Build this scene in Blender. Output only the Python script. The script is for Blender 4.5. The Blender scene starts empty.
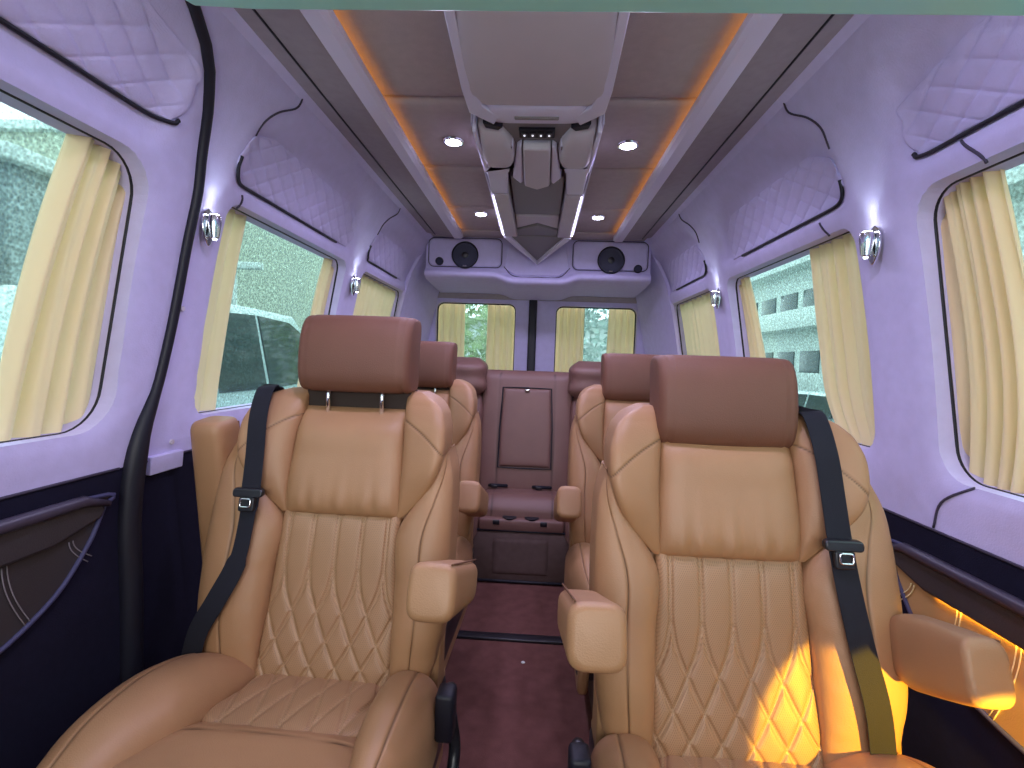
import bpy, bmesh, math, random
import numpy as np
from mathutils import Vector, Matrix
random.seed(7); rng = np.random.RandomState(5)
PI = math.pi
C = bpy.context.scene.collection

# ------------------------------------------------------------------ materials
def new_mat(name):
    m = bpy.data.materials.new(name); m.use_nodes = True
    nt = m.node_tree; b = nt.nodes['Principled BSDF']
    return m, nt, b
def mat(name, col, rough=.6, metal=0, bump=0, bscale=200, vary=0, vscale=12, spec=.5, sheen=0, coat=0, bdist=.002):
    m, nt, b = new_mat(name); N = nt.nodes; L = nt.links
    b.inputs['Base Color'].default_value = (*col, 1)
    b.inputs['Roughness'].default_value = rough; b.inputs['Metallic'].default_value = metal
    b.inputs['Specular IOR Level'].default_value = spec
    b.inputs['Sheen Weight'].default_value = sheen; b.inputs['Coat Weight'].default_value = coat
    tc = N.new('ShaderNodeTexCoord')
    if vary:
        n = N.new('ShaderNodeTexNoise'); n.inputs['Scale'].default_value = vscale; n.inputs['Detail'].default_value = 6
        L.new(tc.outputs['Object'], n.inputs['Vector'])
        r = N.new('ShaderNodeMix'); r.data_type = 'RGBA'
        r.inputs[6].default_value = (*[c*(1-vary) for c in col], 1); r.inputs[7].default_value = (*[min(1, c*(1+vary)) for c in col], 1)
        L.new(n.outputs['Fac'], r.inputs[0]); L.new(r.outputs[2], b.inputs['Base Color'])
    if bump:
        n = N.new('ShaderNodeTexNoise'); n.inputs['Scale'].default_value = bscale; n.inputs['Detail'].default_value = 3
        L.new(tc.outputs['Object'], n.inputs['Vector'])
        bp = N.new('ShaderNodeBump'); bp.inputs['Strength'].default_value = bump; bp.inputs['Distance'].default_value = bdist
        L.new(n.outputs['Fac'], bp.inputs['Height']); L.new(bp.outputs['Normal'], b.inputs['Normal'])
    return m
def leather(name, col, perf=False, thread=(.70, .50, .30), rough=.46):
    m, nt, b = new_mat(name); N = nt.nodes; L = nt.links
    tc = N.new('ShaderNodeTexCoord')
    no = N.new('ShaderNodeTexNoise'); no.inputs['Scale'].default_value = 9; no.inputs['Detail'].default_value = 5
    L.new(tc.outputs['Object'], no.inputs['Vector'])
    mx = N.new('ShaderNodeMix'); mx.data_type = 'RGBA'
    mx.inputs[6].default_value = (*[c*.86 for c in col], 1); mx.inputs[7].default_value = (*[c*1.12 for c in col], 1)
    L.new(no.outputs['Fac'], mx.inputs[0])
    at = N.new('ShaderNodeAttribute'); at.attribute_name = 'stitch'
    m2 = N.new('ShaderNodeMix'); m2.data_type = 'RGBA'; m2.inputs[7].default_value = (*thread, 1)
    L.new(at.outputs['Fac'], m2.inputs[0]); m2.clamp_factor = True
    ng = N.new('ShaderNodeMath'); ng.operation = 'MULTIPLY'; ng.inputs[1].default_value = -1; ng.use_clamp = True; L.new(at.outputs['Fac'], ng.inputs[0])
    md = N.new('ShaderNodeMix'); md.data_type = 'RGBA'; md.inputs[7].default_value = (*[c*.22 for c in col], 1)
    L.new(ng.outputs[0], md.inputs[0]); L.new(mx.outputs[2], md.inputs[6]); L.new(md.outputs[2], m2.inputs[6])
    b.inputs['Roughness'].default_value = rough
    vo = N.new('ShaderNodeTexVoronoi'); vo.inputs['Scale'].default_value = 420
    L.new(tc.outputs['Object'], vo.inputs['Vector'])
    bp = N.new('ShaderNodeBump'); bp.inputs['Strength'].default_value = .25; bp.inputs['Distance'].default_value = .001
    L.new(vo.outputs['Distance'], bp.inputs['Height'])
    out = m2.outputs[2]; nrm = bp.outputs['Normal']
    if perf:
        sp = N.new('ShaderNodeSeparateXYZ'); L.new(tc.outputs['Object'], sp.inputs[0])
        def sn(sock, k):
            a = N.new('ShaderNodeMath'); a.operation = 'MULTIPLY'; a.inputs[1].default_value = k; L.new(sock, a.inputs[0])
            s = N.new('ShaderNodeMath'); s.operation = 'SINE'; L.new(a.outputs[0], s.inputs[0]); return s.outputs[0]
        yz = N.new('ShaderNodeMath'); yz.operation = 'SUBTRACT'; L.new(sp.outputs['Z'], yz.inputs[0]); L.new(sp.outputs['Y'], yz.inputs[1])
        a1 = N.new('ShaderNodeMath'); a1.operation = 'MULTIPLY'; L.new(sn(sp.outputs['X'], 1500), a1.inputs[0]); L.new(sn(yz.outputs[0], 1150), a1.inputs[1])
        g = N.new('ShaderNodeMath'); g.operation = 'GREATER_THAN'; g.inputs[1].default_value = .45; L.new(a1.outputs[0], g.inputs[0])
        m3 = N.new('ShaderNodeMix'); m3.data_type = 'RGBA'; m3.inputs[7].default_value = (*[c*.66 for c in col], 1)
        L.new(g.outputs[0], m3.inputs[0]); L.new(out, m3.inputs[6]); out = m3.outputs[2]
    L.new(out, b.inputs['Base Color']); L.new(nrm, b.inputs['Normal'])
    return m
def emit(name, col, s):
    m, nt, b = new_mat(name)
    b.inputs['Base Color'].default_value = (*col, 1)
    b.inputs['Emission Color'].default_value = (*col, 1); b.inputs['Emission Strength'].default_value = s
    return m
def fabric(name, col, trans=.45):
    m, nt, b = new_mat(name); N = nt.nodes; L = nt.links
    b.inputs['Base Color'].default_value = (*col, 1); b.inputs['Roughness'].default_value = .75; b.inputs['Sheen Weight'].default_value = .2
    t = N.new('ShaderNodeBsdfTranslucent'); t.inputs['Color'].default_value = (*[min(1, c*1.1) for c in col], 1)
    x = N.new('ShaderNodeMixShader'); x.inputs[0].default_value = trans
    L.new(b.outputs[0], x.inputs[1]); L.new(t.outputs[0], x.inputs[2]); L.new(x.outputs[0], N['Material Output'].inputs['Surface'])
    return m
def wet_glass(name, tint):
    m, nt, b = new_mat(name); N = nt.nodes; L = nt.links
    tc = N.new('ShaderNodeTexCoord')
    vo = N.new('ShaderNodeTexVoronoi'); vo.inputs['Scale'].default_value = 150; L.new(tc.outputs['Object'], vo.inputs['Vector'])
    no = N.new('ShaderNodeTexNoise'); no.inputs['Scale'].default_value = 130; no.inputs['Detail'].default_value = 4; L.new(tc.outputs['Object'], no.inputs['Vector'])
    ml = N.new('ShaderNodeMath'); ml.operation = 'MULTIPLY'; L.new(vo.outputs['Distance'], ml.inputs[0]); L.new(no.outputs['Fac'], ml.inputs[1])
    cr = N.new('ShaderNodeValToRGB'); cr.color_ramp.elements[0].position = .12; cr.color_ramp.elements[1].position = .42
    cr.color_ramp.elements[0].color = (*[c*.66 for c in tint], 1); cr.color_ramp.elements[1].color = (*tint, 1)
    L.new(ml.outputs[0], cr.inputs['Fac'])
    tr = N.new('ShaderNodeBsdfTransparent'); L.new(cr.outputs['Color'], tr.inputs['Color'])
    gl = N.new('ShaderNodeBsdfGlossy'); gl.inputs['Roughness'].default_value = .05; gl.inputs['Color'].default_value = (.8, .9, .9, 1)
    bp = N.new('ShaderNodeBump'); bp.inputs['Strength'].default_value = .5; bp.inputs['Distance'].default_value = .002
    L.new(vo.outputs['Distance'], bp.inputs['Height']); L.new(bp.outputs['Normal'], gl.inputs['Normal'])
    x = N.new('ShaderNodeMixShader'); x.inputs[0].default_value = .07
    L.new(tr.outputs[0], x.inputs[1]); L.new(gl.outputs[0], x.inputs[2]); L.new(x.outputs[0], N['Material Output'].inputs['Surface'])
    return m

SUEDE = mat('lavender suede', (.57, .52, .79), .9, bump=.35, bscale=260, vary=.10, vscale=30, spec=.15, sheen=.25)
SUEDE_D = mat('lavender suede door', (.54, .495, .75), .9, bump=.35, bscale=260, vary=.10, vscale=30, spec=.15, sheen=.25)
TAUPE = mat('taupe headliner', (.48, .41, .40), .95, bump=.3, bscale=300, vary=.12, vscale=40, spec=.1)
TAUPE_D = mat('dark taupe headliner', (.36, .32, .34), .95, bump=.3, bscale=300, vary=.12, vscale=40, spec=.1)
CONS = mat('grey lavender moulding', (.62, .56, .60), .45, vary=.05, spec=.4)
CONS_L = mat('pale lavender moulding', (.74, .70, .86), .4, spec=.4)
CONS_D = mat('dark grey moulding', (.24, .22, .225), .5, spec=.4)
TAN = leather('tan leather', (.40, .212, .105))
TANQ = leather('tan perforated leather', (.40, .222, .115), perf=True)
BROWN = leather('brown headrest leather', (.165, .066, .040), thread=(.3, .15, .09), rough=.6)
BENCH_SHADED = leather('shaded bench leather', (.22, .115, .095), thread=(.45, .26, .2))  # tan leather of the bench, with its violet shade mixed into the colour
AMBERL = leather('tan trim leather', (.50, .30, .12), thread=(.9, .8, .5))
DKL = leather('black trim leather', (.035, .03, .035), thread=(.30, .27, .27))
NAVY = mat('navy cloth', (.010, .009, .023), .9, bump=.3, bscale=400, vary=.2, vscale=60, spec=.15)
BLACK = mat('black rubber', (.008, .008, .016), .5, spec=.4)
SEAM = mat('dark seam cord', (.05, .04, .07), .8)
WEB = mat('black webbing', (.006, .006, .014), .85, bump=.4, bscale=900)
PLAST = mat('black plastic', (.015, .015, .02), .35)
CHROME = mat('chrome', (.85, .86, .9), .12, metal=1)
CARPET = mat('maroon carpet', (.20, .088, .076), 1, bump=1, bscale=450, vary=.35, vscale=18, spec=.05, bdist=.004)
CARPET_D = mat('brown carpet', (.16, .11, .10), 1, bump=.8, bscale=450, vary=.2, vscale=30, spec=.05, bdist=.003)
CURT = fabric('cream satin', (1.0, .82, .62), .60)
TEAL = mat('pale teal painted metal', (.45, 1.0, .90), .35, spec=.5)
SPK = mat('speaker mesh', (.012, .014, .05), .5)
LED = emit('white lamp', (.86, .86, 1.0), 26)
LEDS = emit('sconce lamp', (.85, .95, 1.0), 14)
AMB = emit('amber strip', (1.0, .42, .08), 3.2)
EDGE = emit('white edge light', (.8, .78, 1.0), 3.0)
ICON = emit('button icon', (.8, .8, .9), .8)
GLASS = wet_glass('wet tinted glass', (.79, .925, .90))

# ------------------------------------------------------------------ helpers
def link(name, V, F, m, parent=None, smooth=True, mats=None, attr=None, sharp=None):
    me = bpy.data.meshes.new(name); me.from_pydata([tuple(map(float, v)) for v in V], [], [tuple(int(i) for i in f) for f in F])
    me.materials.append(m)
    if smooth: me.polygons.foreach_set('use_smooth', [True]*len(me.polygons))
    if attr is not None:
        a = me.attributes.new('stitch', 'FLOAT', 'POINT'); a.data.foreach_set('value', np.asarray(attr, dtype=np.float32))
    me.validate(); me.update()
    bm = bmesh.new(); bm.from_mesh(me); bmesh.ops.recalc_face_normals(bm, faces=bm.faces)
    if smooth and sharp:
        for e in bm.edges:
            if len(e.link_faces) == 2 and e.calc_face_angle(0) > sharp: e.smooth = False
    bm.to_mesh(me); bm.free()
    o = bpy.data.objects.new(name, me); C.objects.link(o)
    if parent: o.parent = parent
    return o
def tag(o, label=None, cat=None, group=None, kind=None):
    if label: o['label'] = label
    if cat: o['category'] = cat
    if group: o['group'] = group
    if kind: o['kind'] = kind
    return o
def st(o): o['kind'] = 'structure'; return o
def empty(name, loc=(0, 0, 0), rz=0):
    o = bpy.data.objects.new(name, None); C.objects.link(o); o.location = loc; o.rotation_euler = (0, 0, rz); o.empty_display_size = .1
    return o
class MB:
    def __init__(s): s.V = []; s.F = []
    def add(s, V, F):
        n = len(s.V); s.V += [tuple(v) for v in V]; s.F += [tuple(i+n for i in f) for f in F]; return s
    def build(s, name, m, parent=None, smooth=True, sharp=.6): return link(name, s.V, s.F, m, parent, smooth, sharp=sharp)
def box_vf(x0, x1, y0, y1, z0, z1, bev=.0, seg=2):
    bm = bmesh.new(); bmesh.ops.create_cube(bm, size=1)
    for v in bm.verts: v.co = Vector(((x0+x1)/2+v.co.x*(x1-x0), (y0+y1)/2+v.co.y*(y1-y0), (z0+z1)/2+v.co.z*(z1-z0)))
    if bev: bmesh.ops.bevel(bm, geom=bm.edges[:], offset=bev, segments=seg, profile=.5, affect='EDGES')
    bm.verts.index_update(); V = [tuple(v.co) for v in bm.verts]; F = [tuple(v.index for v in f.verts) for f in bm.faces]; bm.free(); return V, F
def box(name, m, parent, *a, bev=.004, seg=2): V, F = box_vf(*a, bev=bev, seg=seg); return link(name, V, F, m, parent, sharp=.9)
def tube_vf(P, r, n=10, closed=False):
    P = [Vector(p) for p in P]; V = []; F = []; m = len(P); up = Vector((0, 0, 1)); pr = None
    rr = r if hasattr(r, '__len__') else [r]*m
    for i, p in enumerate(P):
        a = P[(i-1) % m] if (closed or i > 0) else p; b = P[(i+1) % m] if (closed or i < m-1) else p
        d = (b-a).normalized()
        if pr is None:
            x = d.cross(up if abs(d.z) < .9 else Vector((1, 0, 0))).normalized()
        else: x = (pr - d*pr.dot(d)).normalized()
        pr = x; y = d.cross(x)
        for k in range(n):
            t = 2*PI*k/n; V.append(p + (x*math.cos(t)+y*math.sin(t))*rr[i])
    for i in range(m if closed else m-1):
        j = (i+1) % m
        for k in range(n): F.append((i*n+k, i*n+(k+1) % n, j*n+(k+1) % n, j*n+k))
    if not closed: F.append(tuple(range(n))[::-1]); F.append(tuple((m-1)*n+k for k in range(n)))
    return [tuple(v) for v in V], F
def tube(name, m, parent, P, r, n=10, closed=False): V, F = tube_vf(P, r, n, closed); return link(name, V, F, m, parent)
def cat(P, n=8):
    P = [np.array(p, float) for p in P]; out = []
    Q = [2*P[0]-P[1]] + P + [2*P[-1]-P[-2]]
    for i in range(1, len(Q)-2):
        for k in range(n):
            t = k/n; a, b, c, d = Q[i-1:i+3]
            out.append(.5*((2*b)+(-a+c)*t+(2*a-5*b+4*c-d)*t*t+(-a+3*b-3*c+d)*t**3))
    out.append(P[-1]); return out
def ribbon_vf(P, W, Nn, th):
    """P path, W width vectors (half), Nn normals"""
    V = []; F = []; n = len(P)
    for p, w, q in zip(P, W, Nn):
        p = np.array(p); w = np.array(w); q = np.array(q)*th
        V += [p-w, p-w*.97+q*.5, p+w*.97+q*.5, p+w, p+w*.97-q*.5, p-w*.97-q*.5]
    for i in range(n-1):
        for k in range(6): F.append((i*6+k, i*6+(k+1) % 6, i*6+6+(k+1) % 6, i*6+6+k))
    F.append((5, 4, 3, 2, 1, 0)); F.append(tuple((n-1)*6+k for k in range(6)))
    return V, F
def lathe_vf(prof, n=24, loc=(0, 0, 0), axis='z', sx=1, sy=1):
    V = []; F = []
    for r, h in prof:
        for k in range(n):
            a = 2*PI*k/n; c = (r*math.cos(a)*sx, r*math.sin(a)*sy, h)
            if axis == 'y': c = (c[0], -c[2], c[1])
            if axis == 'x': c = (c[2], c[0], c[1])
            V.append((c[0]+loc[0], c[1]+loc[1], c[2]+loc[2]))
    m = len(prof)
    for i in range(m-1):
        for k in range(n): F.append((i*n+k, i*n+(k+1) % n, (i+1)*n+(k+1) % n, (i+1)*n+k))
    F.append(tuple(range(n))[::-1]); F.append(tuple((m-1)*n+k for k in range(n)))
    return V, F
def lathe(name, m, parent, prof, n=24, loc=(0, 0, 0), axis='z', **k): V, F = lathe_vf(prof, n, loc, axis, **k); return link(name, V, F, m, parent, sharp=.7)
def herm(x, xp, yp):
    xp = np.array(xp, float); yp = np.array(yp, float); x = np.asarray(x, float)
    d = np.gradient(yp, xp) if len(xp) > 2 else np.full(2, (yp[1]-yp[0])/(xp[1]-xp[0]))
    i = np.clip(np.searchsorted(xp, x, side='right')-1, 0, len(xp)-2); h = xp[i+1]-xp[i]; t = (x-xp[i])/h; t = np.clip(t, 0, 1)
    return (2*t**3-3*t**2+1)*yp[i]+(t**3-2*t**2+t)*h*d[i]+(-2*t**3+3*t**2)*yp[i+1]+(t**3-t**2)*h*d[i+1]
def patch(name, m, parent, fr, rows, nu=24, nv=30, T=.05, n=4., disp=None, attr=None, ev=(1, 1), eu=(1, 1), mirror=1):
    """pillow: rows (t,sL,sR,dL,dR,bulge); ev/eu = whether the bottom/top and left/right edges are rounded off"""
    R = np.array(rows, float); t0, t1 = R[0, 0], R[-1, 0]
    def samp(k, e):
        x = np.linspace(0, 1, k); return x*.5+.5*(.5-.5*np.cos(PI*x))
    U, Vv = np.meshgrid(samp(nu, eu), samp(nv, ev)); tt = t0+(t1-t0)*Vv
    f = [herm(tt, R[:, 0], R[:, k]) for k in range(1, 6)]
    s = f[0]+(f[1]-f[0])*U; d = f[2]+(f[3]-f[2])*U
    def e(u, fl):
        w = 2*u-1
        w = np.where((w < 0) & (not fl[0]), 0, w); w = np.where((w > 0) & (not fl[1]), 0, w)
        return np.sqrt(np.clip(1-np.abs(w)**n, 0, 1))
    E = e(U, eu)*e(Vv, ev); d = d+f[4]*E
    A = np.zeros_like(s)
    if disp is not None:
        dd, A = disp(s, tt, U, Vv); d = d+dd*np.minimum(1, E*1.5)
    x, y, z = fr(s, tt, d); V = [tuple(v) for v in np.stack([x*mirror, y, z], -1).reshape(-1, 3)]
    F = [(j*nu+i, j*nu+i+1, (j+1)*nu+i+1, (j+1)*nu+i) for j in range(nv-1) for i in range(nu-1)]
    ring = [i for i in range(nu)]+[j*nu+nu-1 for j in range(1, nv)]+[(nv-1)*nu+i for i in range(nu-2, -1, -1)]+[j*nu for j in range(nv-2, 0, -1)]
    sr, tr, dr = s.reshape(-1)[ring], tt.reshape(-1)[ring], d.reshape(-1)[ring]
    bx, by, bz = fr(sr, tr, dr-T); b0 = len(V); V += [tuple(v) for v in np.stack([bx*mirror, by, bz], -1)]
    k = len(ring); F += [(ring[i], ring[(i+1) % k], b0+(i+1) % k, b0+i) for i in range(k)]; F.append(tuple(b0+i for i in range(k))[::-1])
    at = np.concatenate([np.asarray(A).reshape(-1), np.zeros(k)])
    return link(name, V, F, m, parent, attr=at, sharp=1.1)
def prism_vf(P2, fr, d0, d1):
    """closed outline P2 of (a,b) swept between d0 and d1 through fr(a,b,d)"""
    n = len(P2); V = [fr(a, b, d0) for a, b in P2]+[fr(a, b, d1) for a, b in P2]
    F = [(i, (i+1) % n, n+(i+1) % n, n+i) for i in range(n)]+[tuple(range(n))[::-1], tuple(range(n, 2*n))]
    return V, F
def prism(name, m, parent, P2, fr, d0, d1, bev=0):
    V, F = prism_vf(P2, fr, d0, d1)
    o = link(name, V, F, m, parent, smooth=True, sharp=.5)
    if bev:
        bm = bmesh.new(); bm.from_mesh(o.data)
        es = [e for e in bm.edges if e.calc_face_angle(0) > .6]
        bmesh.ops.bevel(bm, geom=es, offset=bev, segments=2, profile=.5, affect='EDGES'); bm.to_mesh(o.data); bm.free()
    return o
def rrect(y0, y1, z0, z1, r, n=8):
    P = []
    rs = r if hasattr(r, '__len__') else (r,)*4
    for (cx, cy, a, q) in ((y1, z1, 0, rs[0]), (y0, z1, 90, rs[1]), (y0, z0, 180, rs[2]), (y1, z0, 270, rs[3])):
        ccx = cx-q if cx == y1 else cx+q; ccy = cy-q if cy == z1 else cy+q
        for k in range(n+1):
            t = math.radians(a+90*k/n); P.append((ccx+q*math.cos(t), ccy+q*math.sin(t)))
    return P
def copy_tree(o, parent=None):
    c = o.copy(); C.objects.link(c)
    if parent: c.parent = parent
    for ch in list(o.children): copy_tree(ch, c)
    return c

# ------------------------------------------------------------------ camera
f_px = 500.
dY = np.array([(538-512)/f_px, -(362-384)/f_px, -1.]); dY /= np.linalg.norm(dY)
rr = math.radians(2.0); vx = np.array([math.cos(rr), -math.sin(rr), 0]); vx -= vx.dot(dY)*dY; vx /= np.linalg.norm(vx)
M3 = np.array([vx, dY, np.cross(vx, dY)])
cam = bpy.data.cameras.new('camera'); co = bpy.data.objects.new('camera', cam); C.objects.link(co)
cam.sensor_fit = 'HORIZONTAL'; cam.sensor_width = 36; cam.lens = f_px/1024*36; cam.clip_start = .02; cam.clip_end = 500
co.matrix_world = Matrix.Translation((.028, 0, 1.2)) @ Matrix([list(r) for r in M3]).to_4x4()
bpy.context.scene.camera = co

# ------------------------------------------------------------------ body of the van
PZ = [0, .6, .9, 1.05, 1.3, 1.55, 1.7, 1.8, 1.88, 1.93]; PX = [.90, .90, .90, .885, .85, .80, .76, .71, .665, .645]
def wx(z): return herm(z, PZ, PX)
Y0, Y1 = -.75, 3.5
ZT = {-1: .93, 1: .865}
WIN = {-1: [(-.30, 1.045, 1.02, 1.60, .09), (1.30, 2.12, 1.02, 1.60, .05), (2.31, 3.05, 1.05, 1.60, .05)],
       1: [(-.30, 1.115, .98, 1.585, .07), (1.32, 2.17, 1.0, 1.575, .05), (2.36, 3.07, 1.03, 1.57, .05)]}
def sdf(Y, Z, w):
    y0, y1, z0, z1, r = w
    qy = np.abs(Y-(y0+y1)/2)-(y1-y0)/2+r; qz = np.abs(Z-(z0+z1)/2)-(z1-z0)/2+r
    return np.hypot(np.maximum(qy, 0), np.maximum(qz, 0))+np.minimum(np.maximum(qy, qz), 0)-r
def sbox(x, a, b, s): return 1/(1+np.exp(-(x-a)/s*4))*1/(1+np.exp((x-b)/s*4))
def rec(side, Y, Z):
    Y = np.asarray(Y, float); Z = np.asarray(Z, float); o = np.zeros(np.broadcast(Y, Z).shape)
    for w in WIN[side]:
        s = sdf(Y, Z, w); o = o+.012*np.exp(-np.maximum(s, 0)/.016)
        o = o+.028*sbox(Y, w[0]+.01, w[1]-.01, .05)*sbox(Z, 1.635, 1.855-.06*np.abs((Y-(w[0]+w[1])/2)/((w[1]-w[0])/2))**4, .04)
    return o
def wfr(side, off=0):
    def f(Y, Z, d):   # d into the cabin
        return (side*(wx(Z)+rec(side, Y, Z)-d), Y, Z)
    return f
def shell(name, m, side, ya, yb, z0, z1, parent=None, recf=True, th=.09, stepy=.014, stepz=.014):
    nz = max(2, int((z1-z0)/stepz)); zz = np.linspace(z0, z1, nz)
    ln = float(np.mean(yb(zz)-ya(zz))); ny = max(2, int(ln/stepy)); u = np.linspace(0, 1, ny)
    Zg = np.repeat(zz[:, None], ny, 1); Yg = ya(Zg)+(yb(Zg)-ya(Zg))*u[None, :]
    base = wx(Zg)+(rec(side, Yg, Zg) if recf else 0)
    V = list(np.stack([side*base, Yg, Zg], -1).reshape(-1, 3))+list(np.stack([side*(wx(Zg)+th), Yg, Zg], -1).reshape(-1, 3))
    N = ny*nz; F = []
    for j in range(nz-1):
        for i in range(ny-1):
            a = (j*ny+i, j*ny+i+1, (j+1)*ny+i+1, (j+1)*ny+i); F.append(a); F.append(tuple(N+k for k in a[::-1]))
    for i in range(ny-1): F.append((i, i+1, N+i+1, N+i)); a = (nz-1)*ny+i; F.append((a, a+1, N+a+1, N+a))
    for j in range(nz-1): F.append((j*ny, (j+1)*ny, N+(j+1)*ny, N+j*ny)); a = j*ny+ny-1; F.append((a, a+ny, N+a+ny, N+a))
    return link(name, V, F, m, parent, sharp=.9)
def cut(o, cutters):
    for V, F in cutters:
        c = link('cutter', V, F, BLACK, None, smooth=False)
        md = o.modifiers.new('b', 'BOOLEAN'); md.operation = 'DIFFERENCE'; md.solver = 'EXACT'; md.object = c
        bpy.context.view_layer.update()
        dg = bpy.context.evaluated_depsgraph_get(); me = bpy.data.meshes.new_from_object(o.evaluated_get(dg))
        o.modifiers.clear(); o.data = me; cm = c.data; bpy.data.objects.remove(c); bpy.data.meshes.remove(cm)
def wcut(side, w): return prism_vf(rrect(*w), lambda a, b, d: (side*d, a, b), .5, 1.2)

SEALY = lambda Z: herm(Z, [0, .6, .85, 1.01, 1.1, 1.2, 1.44, 1.62, 1.76, 1.83, 1.87, 1.93], [1.09, 1.09, 1.09, 1.11, 1.14, 1.156, 1.164, 1.155, 1.106, 1.043, .968, .82])
cst = lambda v: (lambda Z: np.full(np.shape(Z), float(v)))
# left: sliding door then fixed wall
door = st(shell('door_1', SUEDE_D, -1, cst(Y0), lambda Z: SEALY(Z)-.004, ZT[-1], 1.93)); cut(door, [wcut(-1, WIN[-1][0])])
wl = st(shell('wall_left', SUEDE, -1, SEALY, cst(Y1), ZT[-1], 1.93)); cut(wl, [wcut(-1, w) for w in WIN[-1][1:]])
wr_ = st(shell('wall_right', SUEDE, 1, cst(Y0), cst(Y1), ZT[1], 1.93)); cut(wr_, [wcut(1, w) for w in WIN[1]])
shell('door_lower_panel', NAVY, -1, cst(Y0), cst(1.088), 0, ZT[-1]-.002, door, recf=False, stepy=.2, stepz=.05)
shell('lower_panel', NAVY, -1, cst(1.09), cst(Y1), 0, ZT[-1]-.002, wl, recf=False, stepy=.2, stepz=.05)
shell('lower_panel', NAVY, 1, cst(Y0), cst(Y1), 0, ZT[1]-.002, wr_, recf=False, stepy=.2, stepz=.05)
# sealing strip of the sliding door
sp = []
for z in np.linspace(0, 1.90, 60):
    sp.append((-(float(wx(z))-.004), float(SEALY(z)), float(z)))
rads = [.026 if p[2] < .95 else (.026-.014*min(1, (p[2]-.95)/.15)) for p in sp]
tube('door_seal', BLACK, door, sp, rads, 10)
# a step in the lavender trim behind the door pillar
prism('pillar_trim', SUEDE, wl, [(1.14, .895), (1.25, .895), (1.25, .94), (1.14, .94)], wfr(-1), -.004, .012, bev=.003)
for (Yb, Zb) in ((1.215, .965), (1.19, 1.30)):
    lathe('trim_clip', CONS, wl, [(.0001, .004), (.006, .004), (.007, 0)], 12, (-float(wx(Zb))+.001, Yb, Zb), 'x')
# seams
def wseam(side, parent, pts, r=.0028, nm='seam_cord', m=SEAM, off=.001):
    P = cat(pts, 6); tube(nm, m, parent, [(side*(float(wx(p[1])+rec(side, p[0], p[1]))-off), p[0], p[1]) for p in P], r, 6)
for side, par in ((-1, wl), (1, wr_)):
    z0 = ZT[side]
    tube('waist_seam', SEAM, par, [(side*(float(wx(z0))-.001), y, z0) for y in np.linspace(1.12 if side < 0 else Y0, Y1, 12)], .003, 6)
tube('waist_seam', SEAM, door, [(-(float(wx(.93))-.001), y, .93) for y in np.linspace(Y0, 1.06, 12)], .003, 6)
wseam(1, wr_, [(1.03, .98), (1.10, .93), (1.12, .87)]); wseam(1, wr_, [(1.40, .985), (1.46, .95), (1.48, .87)])
wseam(1, wr_, [(.985, 1.635), (.95, 1.60), (.94, 1.578)]); wseam(1, wr_, [(1.44, 1.61), (1.43, 1.59), (1.42, 1.57)])
wseam(-1, wl, [(1.34, 1.625), (1.345, 1.60), (1.335, 1.588)])
for side, par in ((-1, wl), (1, wr_)):
    for y in (1.27, 2.26):
        wseam(side, par, [(y+.12, 1.92), (y+.115, 1.88), (y+.06, 1.84), (y+.035, 1.80), (y+.05, 1.76)])

# quilted pads over the windows
def quilt_pad(side, par, y0, y1, z0, z1, flip=False, near_curve=True):
    """outline bounded below by a dark gap; diamond stitching"""
    L = y1-y0
    def disp(s, t, U, V):
        a = (s+1.6*t)/.085; b = (s-1.6*t)/.085
        da = np.abs(a-np.round(a))*.045; db = np.abs(b-np.round(b))*.045
        g = np.exp(-(da/.0028)**2)+.6*np.exp(-(db/.0022)**2)
        return -.0032*g-.0016*np.exp(-(da/.009)**2)-.0010*np.exp(-(db/.009)**2), np.zeros_like(s)
    H = z1-z0
    rows = [(z0, y0+.035, y1-.02, .004, .004, .008), (z0+H*.12, y0+.004, y1-.003, .004, .004, .010), (z0+H*.5, y0, y1, .004, .004, .010),
            (z0+H*.8, y0+.03, y1-.03, .004, .004, .008), (z1, y0+L*.14, y1-L*.14, .003, .003, .004)]
    patch('quilted_pad', SUEDE, par, wfr(side), rows, nu=int(max(60, L/.004)), nv=56, T=.02, n=10, disp=disp)
    tube('pad_gap', BLACK, par, [(side*(float(wx(z)+rec(side, y, z))-.006), y, z) for y, z in [(p[0], p[1]) for p in cat([(y0-.006, z0+.05), (y0+.0, z0+.014), (y0+.04, z0-.004), (y0+.2, z0-.005), (y1-.12, z0-.005)], 6)]] if not flip else
         [(side*(float(wx(z)+rec(side, y, z))-.006), y, z) for y, z in [(p[0], p[1]) for p in cat([(y0+.02, z0-.005), (y0+.3, z0-.005), (y1-.2, z0-.005), (y1-.03, z0-.005), (y1-.005, z0+.006)], 6)]], .0045, 8)
quilt_pad(-1, door, -.25, 1.065, 1.685, 1.835, flip=True)
quilt_pad(-1, wl, 1.285, 2.10, 1.655, 1.80); quilt_pad(-1, wl, 2.28, 2.95, 1.655, 1.79)
quilt_pad(1, wr_, -.25, 1.10, 1.65, 1.79, flip=True)
quilt_pad(1, wr_, 1.33, 2.08, 1.635, 1.785); quilt_pad(1, wr_, 2.33, 2.98, 1.635, 1.78)

wf = st(box('front_light_wall', TAUPE_D, None, -.95, .95, Y0-.06, Y0-.001, 0, 1.95, bev=0))  # unseen wall added to cut the daylight flooding in from the front
cut(wf, [prism_vf(rrect(-.66, .66, 1.05, 1.80, .08), lambda a, b, d: (a, d, b), -1.2, -.5)])
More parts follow.
